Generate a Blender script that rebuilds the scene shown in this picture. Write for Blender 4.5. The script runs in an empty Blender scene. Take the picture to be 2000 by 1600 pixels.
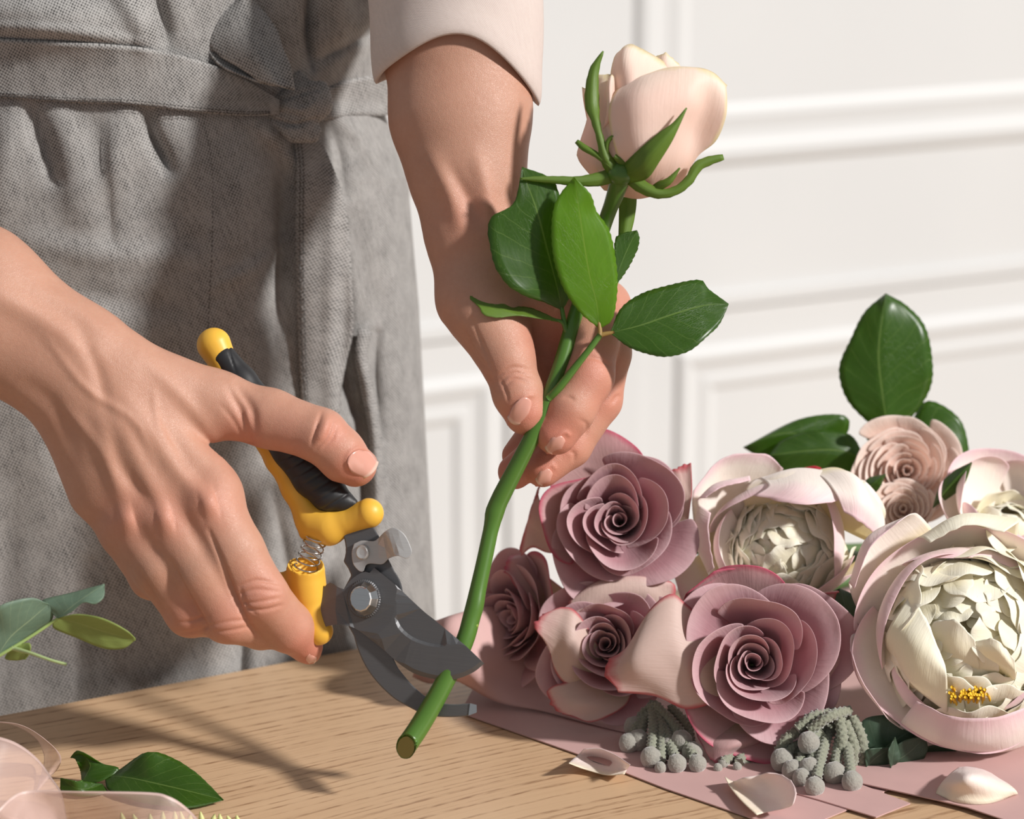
import bpy, bmesh, math, random
import numpy as np
from mathutils import Vector, Matrix
from mathutils.bvhtree import BVHTree
random.seed(7); np.random.seed(7)
PI = math.pi
SC = bpy.context.scene
COL = SC.collection

# ------------------------------------------------------------------ camera
FPX = 4722.0                      # focal length in pixels of the 2000 px wide frame (85 mm)
TILT = math.atan(1270.0 / FPX)    # camera looks down on the table
TABLE_Z = 0.75
CAM = np.array([0.0, 0.0, TABLE_Z + 0.491])
RV = np.array([1.0, 0, 0]); FV = np.array([0, math.cos(TILT), -math.sin(TILT)]); UV_ = np.array([0, math.sin(TILT), math.cos(TILT)])
D0 = 1.18                         # distance of the working hands
PX = D0 / FPX                     # one pixel there, in metres (a quarter of a millimetre)
cd = bpy.data.cameras.new('camera'); cam = bpy.data.objects.new('camera', cd); COL.objects.link(cam)
cam.location = CAM; cam.rotation_euler = (PI / 2 - TILT, 0, 0)
cd.sensor_width = 36; cd.lens = FPX * 36 / 2000; cd.clip_start = 0.05
cd.dof.use_dof = True; cd.dof.focus_distance = 1.20; cd.dof.aperture_fstop = 7.0
SC.camera = cam

# ------------------------------------------------------------------ light
w = bpy.data.worlds.new('world'); SC.world = w; w.use_nodes = True
w.node_tree.nodes['Background'].inputs[0].default_value = (0.93, 0.96, 1.0, 1)
w.node_tree.nodes['Background'].inputs[1].default_value = 0.30
sd = bpy.data.lights.new('sun', 'SUN'); sun = bpy.data.objects.new('sun', sd); COL.objects.link(sun)
SUN_DIR = Vector((0.74, -0.38, 0.54)).normalized()
sun.rotation_euler = SUN_DIR.to_track_quat('Z', 'Y').to_euler(); sd.energy = 4.4; sd.angle = math.radians(4.5); sd.color = (1.0, 0.975, 0.945)
SC.view_settings.view_transform = 'Standard'; SC.view_settings.look = 'None'
SC.view_settings.gamma = 1.0; SC.view_settings.use_curve_mapping = False
SC.view_settings.exposure = 0.0

# ------------------------------------------------------------------ helpers
def W(p):
    """points (x, y, z) in a frame measured in working-distance pixels (z away from the camera) -> world metres"""
    p = np.asarray(p, float); d = D0 + p[..., 2] * PX
    return CAM + d[..., None] * (FV + ((p[..., 0] - 1000) / FPX)[..., None] * RV + ((800 - p[..., 1]) / FPX)[..., None] * UV_)
def W1(x, y, z=0): return W(np.array([x, y, z], float))
def zt(x, y, lift=0.0):
    """z of the table top (raised by lift metres) seen at x, y"""
    v = math.sin(TILT) + (y - 800) / FPX * math.cos(TILT)
    return ((0.491 - lift) / v - D0) / PX
def T(x, y, lift=0.0): return W1(x, y, zt(x, y, lift))
def mesh_obj(name, v, f, mat=None, parent=None, smooth=True, uv=None, attrs=None):
    v = np.asarray(v, float)
    if parent is not None:
        r = parent
        off = np.zeros(3)
        while r is not None:
            off += np.array(r.location); r = r.parent
        v = v - off
    me = bpy.data.meshes.new(name)
    if isinstance(f, np.ndarray) and f.ndim == 2:
        n, k = f.shape
        me.vertices.add(len(v)); me.vertices.foreach_set('co', v.astype(np.float32).ravel())
        me.loops.add(n * k); me.loops.foreach_set('vertex_index', f.astype(np.int32).ravel())
        me.polygons.add(n); me.polygons.foreach_set('loop_start', (np.arange(n) * k).astype(np.int32))
        me.update(calc_edges=True)
    else:
        me.from_pydata([tuple(a) for a in v], [], [tuple(a) for a in f])
    if smooth: me.polygons.foreach_set('use_smooth', [True] * len(me.polygons))
    if uv is not None:
        ul = me.uv_layers.new(name='UVMap'); idx = np.empty(len(me.loops), np.int32); me.loops.foreach_get('vertex_index', idx)
        ul.data.foreach_set('uv', np.asarray(uv, np.float32)[idx].ravel())
    if attrs:
        for k_, a in attrs.items():
            at = me.attributes.new(k_, 'FLOAT', 'POINT'); at.data.foreach_set('value', np.asarray(a, np.float32))
    me.validate()
    if mat: me.materials.append(mat)
    o = bpy.data.objects.new(name, me); COL.objects.link(o)
    if parent is not None: o.parent = parent
    return o
def tag(o, label=None, cat=None, group=None, kind=None):
    if label: o['label'] = label
    if cat: o['category'] = cat
    if group: o['group'] = group
    if kind: o['kind'] = kind
    return o
def thing(name, label, cat, loc, group=None):
    o = bpy.data.objects.new(name, None); COL.objects.link(o); o.location = [float(a) for a in loc]; o.empty_display_size = 0.02
    return tag(o, label, cat, group)
def gridf(nu, nv, cu=False, cv=False):
    """faces of a nu x nv vertex grid (index = i*nv + j)"""
    f = []
    for i in range(nu if cu else nu - 1):
        for j in range(nv if cv else nv - 1):
            a, b = i, (i + 1) % nu; c, d = j, (j + 1) % nv
            f.append((a * nv + c, b * nv + c, b * nv + d, a * nv + d))
    return np.array(f)
def mods(o, solid=0, sub=0, off=0.0, bev=0):
    if bev:
        m = o.modifiers.new('bevel', 'BEVEL'); m.width = bev; m.segments = 2; m.limit_method = 'ANGLE'; m.angle_limit = math.radians(40)
    if solid:
        m = o.modifiers.new('solid', 'SOLIDIFY'); m.thickness = solid; m.offset = off
    if sub:
        m = o.modifiers.new('sub', 'SUBSURF'); m.levels = sub; m.render_levels = sub
    return o
def catmull(pts, n):
    """smooth resample of a polyline (any dimension) to n points"""
    P = np.asarray(pts, float); m = len(P)
    if m == 2: t = np.linspace(0, 1, n)[:, None]; return P[0] * (1 - t) + P[1] * t
    Q = np.vstack([2 * P[0] - P[1], P, 2 * P[-1] - P[-2]])
    L = np.concatenate([[0], np.cumsum(np.linalg.norm(np.diff(P, axis=0), axis=1))])
    out = []
    for s in np.linspace(0, L[-1], n):
        i = min(max(np.searchsorted(L, s) - 1, 0), m - 2); t = (s - L[i]) / max(L[i + 1] - L[i], 1e-9)
        a, b, c, d = Q[i], Q[i + 1], Q[i + 2], Q[i + 3]
        out.append(0.5 * ((2 * b) + (c - a) * t + (2 * a - 5 * b + 4 * c - d) * t * t + (3 * b - a - 3 * c + d) * t ** 3))
    return np.array(out)
def tube(pts, rad, seg=12, n=None, caps=True, prof=None):
    """tube in whatever space pts are in; returns verts, faces; prof(i,ang)->radius factor"""
    P = catmull(pts, n) if n else np.asarray(pts, float)
    m = len(P); R = np.interp(np.linspace(0, 1, m), np.linspace(0, 1, len(np.atleast_1d(rad))), np.atleast_1d(rad))
    tan = np.gradient(P, axis=0); tan /= np.linalg.norm(tan, axis=1)[:, None] + 1e-12
    up = np.array([0, 0, 1.0]) if abs(tan[0][2]) < 0.9 else np.array([0, 1.0, 0])
    nrm = np.cross(tan[0], up); nrm /= np.linalg.norm(nrm)
    V = []
    for i in range(m):
        nrm = nrm - tan[i] * nrm.dot(tan[i]); nrm /= np.linalg.norm(nrm); bi = np.cross(tan[i], nrm)
        for k in range(seg):
            a = 2 * PI * k / seg; r = R[i] * (prof(i, a) if prof else 1)
            V.append(P[i] + r * (math.cos(a) * nrm + math.sin(a) * bi))
    F = [tuple(q) for q in gridf(m, seg, cv=True)]
    if caps:
        V.append(P[0]); V.append(P[-1]); c0, c1 = len(V) - 2, len(V) - 1
        for k in range(seg):
            F.append((c0, (k + 1) % seg, k)); F.append((c1, (m - 1) * seg + k, (m - 1) * seg + (k + 1) % seg))
    return np.array(V), F
def join(*parts):
    V, F, o = [], [], 0
    for v, f in parts:
        V.append(np.asarray(v)); F += [tuple(int(i) + o for i in q) for q in f]; o += len(v)
    return np.vstack(V), F
def ballm(c, r, n=10, s=(1, 1, 1)):
    V, m = [], n * 2
    for i in range(n + 1):
        for k in range(m):
            t = PI * i / n; a = 2 * PI * k / m
            V.append((c[0] + r * s[0] * math.sin(t) * math.cos(a), c[1] + r * s[1] * math.sin(t) * math.sin(a), c[2] + r * s[2] * math.cos(t)))
    return np.array(V), [tuple(q) for q in gridf(n + 1, m, cv=True)]
def box(x0, x1, y0, y1, z0, z1):
    v = np.array([(x, y, z) for x in (x0, x1) for y in (y0, y1) for z in (z0, z1)], float)
    return v, [(0, 1, 3, 2), (4, 6, 7, 5), (0, 4, 5, 1), (2, 3, 7, 6), (0, 2, 6, 4), (1, 5, 7, 3)]
def vnoise(x, y, seed=0):
    """cheap smooth 2-D noise, -1..1"""
    r = np.random.RandomState(seed); s = np.zeros(np.broadcast(x, y).shape)
    for k in range(7):
        a, p, q = r.uniform(0, 2 * PI), r.uniform(0, 2 * PI), r.uniform(.6, 1.7)
        s = s + np.sin((x * math.cos(a) + y * math.sin(a)) * q * 2 + p + 0.8 * np.sin(y * q * math.cos(a * 3) + p * 2))
    return s / 4.5

# ------------------------------------------------------------------ materials
def srgb(r, g, b):
    f = lambda c: ((c / 255 + 0.055) / 1.055) ** 2.4 if c > 10 else c / 255 / 12.92
    return (f(r), f(g), f(b), 1)
class NT:
    def __init__(s, name, **kw):
        s.m = bpy.data.materials.new(name); s.m.use_nodes = True; s.t = s.m.node_tree; s.b = s.t.nodes['Principled BSDF']
        for k, v in kw.items(): s.set(k, v)
    def set(s, k, v):
        k = {'rough': 'Roughness', 'metal': 'Metallic', 'col': 'Base Color', 'sss': 'Subsurface Weight', 'spec': 'Specular IOR Level', 'sheen': 'Sheen Weight', 'coat': 'Coat Weight', 'alpha': 'Alpha', 'trans': 'Transmission Weight'}.get(k, k)
        i = s.b.inputs[k]
        if hasattr(v, 'is_output'): s.t.links.new(v, i)
        else: i.default_value = v
    def n(s, typ, ins=None, **attr):
        nd = s.t.nodes.new(typ)
        for k, v in attr.items(): setattr(nd, k, v)
        for k, v in (ins or {}).items():
            if hasattr(v, 'is_output'): s.t.links.new(v, nd.inputs[k])
            else: nd.inputs[k].default_value = v
        return nd
    def coord(s, which='Object', scale=(1, 1, 1), rot=(0, 0, 0)):
        c = s.n('ShaderNodeTexCoord'); m = s.n('ShaderNodeMapping', {'Vector': c.outputs[which], 'Scale': scale, 'Rotation': rot}); return m.outputs[0]
    def noise(s, scale, detail=3, vec=None, rough=0.5):
        d = {'Scale': scale, 'Detail': detail, 'Roughness': rough}
        if vec is not None: d['Vector'] = vec
        else: d['Vector'] = s.coord()
        return s.n('ShaderNodeTexNoise', d).outputs['Fac']
    def ramp(s, fac, stops):
        r = s.n('ShaderNodeValToRGB', {'Fac': fac}); e = r.color_ramp.elements
        while len(e) < len(stops): e.new(0.5)
        for i, (p, c) in enumerate(stops): e[i].position = p; e[i].color = c if len(c) == 4 else (*c, 1)
        return r.outputs['Color']
    def mix(s, fac, a, b, mode='MIX'):
        m = s.n('ShaderNodeMix', data_type='RGBA', blend_type=mode)
        for i, v in ((0, fac), (6, a), (7, b)):
            if hasattr(v, 'is_output'): s.t.links.new(v, m.inputs[i])
            else: m.inputs[i].default_value = v
        return m.outputs[2]
    def math(s, op, a, b=0.0, c=0.0):
        m = s.n('ShaderNodeMath', operation=op)
        for i, v in enumerate((a, b, c)):
            if hasattr(v, 'is_output'): s.t.links.new(v, m.inputs[i])
            else: m.inputs[i].default_value = v
        return m.outputs[0]
    def attr(s, name): return s.n('ShaderNodeAttribute', attribute_name=name).outputs['Fac']
    def bump(s, h, strength=0.3, dist=0.001):
        b = s.n('ShaderNodeBump', {'Height': h, 'Strength': strength, 'Distance': dist}); s.set('Normal', b.outputs[0])
    def translucent(s, color, fac):
        """thin sheet: mix the principled surface with light coming through"""
        t = s.n('ShaderNodeBsdfTranslucent', {'Color': color}); m = s.n('ShaderNodeMixShader', {'Fac': fac})
        s.t.links.new(s.b.outputs[0], m.inputs[1]); s.t.links.new(t.outputs[0], m.inputs[2])
        s.t.links.new(m.outputs[0], s.t.nodes['Material Output'].inputs['Surface'])
# ------------------------------------------------------------------ smooth solid modelling (bodies)
class Field:
    """signed distance grid in pixel units; parts are blended with a smooth union"""
    def __init__(s, lo, hi, step):
        s.lo = np.array(lo, float); s.h = step; s.n = np.ceil((np.array(hi) - s.lo) / step).astype(int) + 1
        s.g = np.full(s.n, 50.0, np.float32)
        s.prims = []
    def sub(s, lo, hi):
        a = np.clip(np.floor((np.array(lo) - s.lo) / s.h).astype(int), 0, s.n - 1); b = np.clip(np.ceil((np.array(hi) - s.lo) / s.h).astype(int) + 1, 1, s.n)
        return a, b
    def cone(s, p, q, r0, r1, k=10.0, fz=1.0, carve=False):
        """tapered capsule; fz>1 widens it in depth, <1 flattens"""
        p = np.array(p, float); q = np.array(q, float); m = k + 3 * s.h + 4
        lo = np.minimum(p - r0 * np.array([1, 1, fz]), q - r1 * np.array([1, 1, fz])) - m; hi = np.maximum(p + r0 * np.array([1, 1, fz]), q + r1 * np.array([1, 1, fz])) + m
        a, b = s.sub(lo, hi)
        if np.any(b <= a): return
        ax = [(s.lo[i] + s.h * np.arange(a[i], b[i])).astype(np.float32) for i in range(3)]
        X = ax[0][:, None, None] - p[0]; Y = ax[1][None, :, None] - p[1]; Z = (ax[2][None, None, :] - p[2]) / fz
        d = q - p; d[2] /= fz; L = float(d.dot(d)) + 1e-6
        t = np.clip((X * d[0] + Y * d[1] + Z * d[2]) / L, 0, 1)
        dist = np.sqrt((X - t * d[0]) ** 2 + (Y - t * d[1]) ** 2 + (Z - t * d[2]) ** 2) - (r0 + (r1 - r0) * t)
        v = s.g[a[0]:b[0], a[1]:b[1], a[2]:b[2]]
        if carve:
            dist = -dist; hh = np.maximum(k - np.abs(v - dist), 0) / k; v[...] = np.maximum(v, dist) + hh * hh * k * 0.25
        else:
            hh = np.maximum(k - np.abs(v - dist), 0) / k; v[...] = np.minimum(v, dist) - hh * hh * k * 0.25
    def chain(s, pts, k=10.0, fz=1.0):
        for (p, q) in zip(pts[:-1], pts[1:]): s.cone(p[:3], q[:3], p[3], q[3], k, fz)
    def merge(s, o, k):
        hh = np.maximum(k - np.abs(s.g - o.g), 0) / k; s.g = np.minimum(s.g, o.g) - hh * hh * k * 0.25
    def mesh(s):
        """surface nets; returns vertices (px) and quads"""
        g = s.g; ins = g < 0
        c = np.zeros(tuple(s.n - 1), bool)
        cnt = np.zeros(tuple(s.n - 1), np.int8)
        for i in (0, 1):
            for j in (0, 1):
                for k in (0, 1): cnt += ins[i:s.n[0] - 1 + i, j:s.n[1] - 1 + j, k:s.n[2] - 1 + k]
        c = (cnt > 0) & (cnt < 8)
        idx = np.argwhere(c); N = len(idx); ids = np.full(c.shape, -1, np.int32); ids[c] = np.arange(N)
        acc = np.zeros((N, 3)); w_ = np.zeros(N)
        corners = [(i, j, k) for i in (0, 1) for j in (0, 1) for k in (0, 1)]
        val = {cr: g[idx[:, 0] + cr[0], idx[:, 1] + cr[1], idx[:, 2] + cr[2]] for cr in corners}
        for a_ in corners:
            for ax in range(3):
                if a_[ax] == 0:
                    b_ = tuple(a_[q] + (q == ax) for q in range(3)); va, vb = val[a_], val[b_]
                    m = (va < 0) != (vb < 0); t = np.where(m, va / np.where(m, va - vb, 1), 0)
                    pt = np.array(a_, float)[None, :].repeat(N, 0); pt[:, ax] += t
                    acc += pt * m[:, None]; w_ += m
        V = s.lo + s.h * (idx + acc / w_[:, None])
        F = []
        for ax in range(3):
            u, v = (ax + 1) % 3, (ax + 2) % 3
            sl0 = [slice(None)] * 3; sl1 = [slice(None)] * 3; sl0[ax] = slice(0, -1); sl1[ax] = slice(1, None)
            cross = ins[tuple(sl0)] != ins[tuple(sl1)]
            e = np.argwhere(cross); e = e[(e[:, u] > 0) & (e[:, v] > 0) & (e[:, u] < s.n[u] - 1) & (e[:, v] < s.n[v] - 1)]
            flip = ins[e[:, 0], e[:, 1], e[:, 2]]
            q = []
            for du, dv in ((0, 0), (-1, 0), (-1, -1), (0, -1)):
                f = e.copy(); f[:, u] += du; f[:, v] += dv; q.append(ids[f[:, 0], f[:, 1], f[:, 2]])
            q = np.stack(q, 1); q[~flip] = q[~flip][:, ::-1]; F.append(q)
        F = np.vstack(F); F = F[(F >= 0).all(1)]
        return V, F
def vnormals(V, F):
    n = np.cross(V[F[:, 2]] - V[F[:, 0]], V[F[:, 3]] - V[F[:, 1]]); N = np.zeros_like(V)
    for k in range(4): np.add.at(N, F[:, k], n)
    return N / (np.linalg.norm(N, axis=1)[:, None] + 1e-9)
def smooth(V, F, it=2, lam=0.5):
    for _ in range(it):
        S = np.zeros_like(V); C = np.zeros(len(V))
        for a, b in ((0, 1), (1, 2), (2, 3), (3, 0)):
            np.add.at(S, F[:, a], V[F[:, b]]); np.add.at(S, F[:, b], V[F[:, a]]); np.add.at(C, F[:, a], 1); np.add.at(C, F[:, b], 1)
        V = V + lam * (S / C[:, None] - V)
    return V
def seg_dist(V, pts):
    """distance of V[:, :2] to a 2-D polyline, and position 0..1 along it"""
    P = np.asarray(pts, float); best = np.full(len(V), 1e9); tt = np.zeros(len(V)); n = len(P) - 1
    for i in range(n):
        d = P[i + 1] - P[i]; t = np.clip(((V[:, :2] - P[i]) @ d) / (d @ d + 1e-9), 0, 1)
        q = np.linalg.norm(V[:, :2] - P[i] - t[:, None] * d, axis=1); m = q < best; best[m] = q[m]; tt[m] = (i + t[m]) / n
    return best, tt
def crease(V, N, pts, width, depth, fade=True):
    """press (depth>0) or raise a soft line into the side of a body that faces the camera"""
    x0, y0 = np.min(pts, 0) - 4 * width; x1, y1 = np.max(pts, 0) + 4 * width
    s = np.where((V[:, 0] > x0) & (V[:, 0] < x1) & (V[:, 1] > y0) & (V[:, 1] < y1) & (N[:, 2] < -0.15))[0]
    if len(s) == 0: return
    q, t = seg_dist(V[s], catmull(pts, 10)); a = depth * np.exp(-(q / width) ** 2)
    if fade: a = a * np.sin(PI * np.clip(t * 0.94 + 0.03, 0, 1)) ** 0.6
    V[s] -= N[s] * a[:, None]
# ------------------------------------------------------------------ materials in use
def m_wall():
    a = NT('white_wall_paint', rough=0.55); n = a.noise(3, 3); a.set('col', a.ramp(n, [(0.3, (0.63, 0.632, 0.63)), (0.7, (0.66, 0.66, 0.655))]))
    a.bump(a.noise(220, 2), 0.05, 0.0004); return a.m
def m_plain(name, c, rough=0.5, **kw):
    a = NT(name, rough=rough, **kw); n = a.noise(60, 3)
    d = tuple(x * 0.88 for x in c[:3]) + (1,); a.set('col', a.mix(n, d, c)); return a.m
M = {}
M['wall'] = m_wall()
M['floor'] = m_plain('floor_oak', srgb(176, 150, 122), 0.5)
def m_wood():
    a = NT('ash_table_top', rough=0.42)
    c = a.n('ShaderNodeTexCoord').outputs['UV']
    # gentle bow of the growth lines
    wv = a.n('ShaderNodeMapping', {'Vector': c, 'Scale': (1, 1, 1)}).outputs[0]
    bow = a.noise(2.2, 1, wv)
    sep = a.n('ShaderNodeSeparateXYZ', {'Vector': wv})
    y = a.math('ADD', sep.outputs[1], a.math('MULTIPLY', bow, 0.10))
    com = a.n('ShaderNodeCombineXYZ', {'X': sep.outputs[0], 'Y': y, 'Z': 0.0}).outputs[0]
    lines = a.n('ShaderNodeTexNoise', {'Vector': a.n('ShaderNodeMapping', {'Vector': com, 'Scale': (1.2, 330, 1)}).outputs[0], 'Scale': 1.0, 'Detail': 1.0}).outputs['Fac']
    lines = a.ramp(lines, [(0.36, (1, 1, 1)), (0.50, (0, 0, 0))])
    dash = a.n('ShaderNodeTexNoise', {'Vector': a.n('ShaderNodeMapping', {'Vector': com, 'Scale': (90, 520, 1)}).outputs[0], 'Scale': 1.0, 'Detail': 2.0}).outputs['Fac']
    dash = a.ramp(dash, [(0.40, (0.15, 0.15, 0.15)), (0.62, (1, 1, 1))])
    fine = a.n('ShaderNodeTexNoise', {'Vector': a.n('ShaderNodeMapping', {'Vector': com, 'Scale': (14, 900, 1)}).outputs[0], 'Scale': 1.0, 'Detail': 3.0}).outputs['Fac']
    broad = a.n('ShaderNodeTexNoise', {'Vector': a.n('ShaderNodeMapping', {'Vector': com, 'Scale': (1.5, 22, 1)}).outputs[0], 'Scale': 1.0, 'Detail': 2.0}).outputs['Fac']
    base = a.mix(broad, srgb(200, 164, 128), srgb(216, 184, 148))
    base = a.mix(a.math('MULTIPLY', fine, 0.45), base, srgb(172, 136, 102))
    k = a.math('MULTIPLY', lines, dash)
    a.set('col', a.mix(a.math('MULTIPLY', k, 0.75), base, srgb(128, 90, 58)))
    a.bump(a.math('SUBTRACT', 1.0, k), 0.25, 0.0003); return a.m
M['wood'] = m_wood()
M['leg_wood'] = m_plain('table_leg_wood', srgb(206, 172, 132), 0.45)

# ------------------------------------------------------------------ room: white panelled wall, floor
EA = math.atan2(9000 * math.cos(TILT), FPX)                 # direction of the table edge, from straight ahead
E = np.array([math.sin(EA), math.cos(EA), 0]); NRM = np.array([math.cos(EA), -math.sin(EA), 0])  # along the edge / towards the viewer
WA = EA + math.radians(1.6); WE = np.array([math.sin(WA), math.cos(WA), 0]); WN = np.array([math.cos(WA), -math.sin(WA), 0])
WP = W1(1240, 500, (2.8 - D0) / PX)                        # a point of the wall
def on_wall(x, y):
    """where the sight line through x, y meets the wall, as (along the wall, height)"""
    d = FV + (x - 1000) / FPX * RV + (800 - y) / FPX * UV_; t = (WP - CAM).dot(WN) / d.dot(WN); p = CAM + t * d
    return (p - WP).dot(WE), p[2]
def wall_pt(s, z, out=0.0): return WP * [1, 1, 0] + WE * s + np.array([0, 0, z]) + WN * out
def wall_box(name, s0, s1, z0, z1, o0, o1):
    v, f = box(s0, s1, -o1, -o0, z0, z1); v = np.array([wall_pt(a, c, -b) for a, b, c in v]); return mesh_obj(name, v, f, M['wall'], smooth=False)
tag(wall_box('wall_back', -2.2, 3.2, 0, 2.9, -0.1, 0), 'white painted wall with panel mouldings', kind='structure')
v, f = box(-2.5, 4.0, -0.6, 3.8, -0.05, 0); tag(mesh_obj('floor', v, f, M['floor'], smooth=False), kind='structure')
tag(wall_box('baseboard_back', -2.2, 3.2, 0.0, 0.12, 0, 0.018), kind='structure')
def frame(name, s0, s1, z0, z1, w_, deep=0.0065):
    """mitred picture-frame moulding on the wall; s/z are the outer edges"""
    prof = [(0, 0), (.03, .3), (.10, .8), (.20, 1), (.32, .9), (.42, .5), (.60, .34), (.70, .5), (.80, .62), (.90, .5), (.97, .2), (1, 0)]
    V = []
    for (su, zu, ds, dz) in ((s0, z0, 1, 1), (s1, z0, -1, 1), (s1, z1, -1, -1), (s0, z1, 1, -1)):
        for (a, h) in prof: V.append(wall_pt(su + ds * a * w_, zu + dz * a * w_, h * deep))
    F = [tuple(q) for q in gridf(4, len(prof), cu=True)]
    return tag(mesh_obj(name, V, F, M['wall'], smooth=False), kind='structure')
su, zu = on_wall(1238, 0); _, z_u0 = on_wall(1360, 330); _, z_u1 = on_wall(1360, 208)
frame('trim_1', su, su + 1.15, z_u0, z_u0 + 1.1, z_u1 - z_u0)
sl, zl = on_wall(1318, 684); si, zi = on_wall(1388, 762)
frame('trim_2', sl, sl + 1.15, 0.2, zl, zl - zi)
sr, zr = on_wall(968, 726); si2, zi2 = on_wall(908, 830)
frame('trim_3', sr - 1.15, sr, 0.2, zl, zl - zi)
frame('trim_4', sr - 1.15, sr, z_u0, z_u0 + 1.1, z_u1 - z_u0)
sa, za = on_wall(1300, 605); sb, _ = on_wall(1246, 900)
v = wall_box('trim_5', -2.2, 3.2, za - 0.004, za + 0.012, 0, 0.006); tag(v, kind='structure')
v = wall_box('trim_6', sr + 0.015, sb, 0.12, za - 0.004, 0, 0.005); tag(v, kind='structure')

# ------------------------------------------------------------------ table
P_edge = T(345, 1330)                                       # on the far edge of the top
def tab(s, t, z): return P_edge * [1, 1, 0] + E * s + NRM * t + np.array([0, 0, z])
TB = thing('table', 'light ash wood table with fine dark grain lines, in front of the apron', 'table', tab(0.5, 0.35, 0))
S0, S1, T1 = -0.75, 1.25, 0.72
ns, nt = 2, 2
v, f = box(S0, S1, 0, T1, TABLE_Z - 0.03, TABLE_Z); uv = [(a, b) for a, b, c in v]
v = np.array([tab(a, b, c) for a, b, c in v])
top = mesh_obj('tabletop', v, f, M['wood'], TB, smooth=False, uv=uv); mods(top, bev=0.003)
for s in (S0 + 0.06, S1 - 0.06):
    for t in (0.06, T1 - 0.06):
        v, f = box(s - .025, s + .025, t - .025, t + .025, 0, TABLE_Z - 0.03)
        for i in range(8):
            if v[i][2] < 0.1: v[i][0] = s + (v[i][0] - s) * 0.65; v[i][1] = t + (v[i][1] - t) * 0.65
        mods(mesh_obj('leg', [tab(*a) for a in v], f, M['leg_wood'], TB, smooth=False), bev=0.004)
# ------------------------------------------------------------------ person: skin
def m_skin():
    a = NT('skin', rough=0.45, sss=0.12, spec=0.4); a.b.inputs['Subsurface Radius'].default_value = (0.004, 0.0016, 0.0009); a.b.inputs['Subsurface Scale'].default_value = 1.0
    co = a.coord(); n = a.noise(70, 4, co, 0.65); n2 = a.noise(420, 2, co)
    base = a.mix(n, srgb(182, 134, 112), srgb(200, 155, 133)); base = a.mix(a.math('MULTIPLY', n2, 0.25), base, srgb(172, 116, 92))
    red = a.math('MULTIPLY', a.attr('red'), 0.75); a.set('col', a.mix(red, base, srgb(206, 116, 98)))
    vo = a.n('ShaderNodeTexVoronoi', {'Vector': co, 'Scale': 1500.0}, feature='DISTANCE_TO_EDGE').outputs['Distance']
    h = a.math('ADD', a.math('MULTIPLY', a.math('MINIMUM', vo, 0.25), 1.2), a.math('MULTIPLY', n2, 0.6)); a.bump(h, 0.6, 0.0003); return a.m
def m_nail():
    a = NT('fingernail', rough=0.22, sss=0.15); a.b.inputs['Subsurface Radius'].default_value = (0.002, 0.001, 0.0008)
    t = a.attr('tip'); a.set('col', a.mix(t, srgb(212, 156, 140), srgb(232, 204, 188))); a.set('coat', 0.3); return a.m
M['skin'] = m_skin(); M['nail'] = m_nail()

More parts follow.
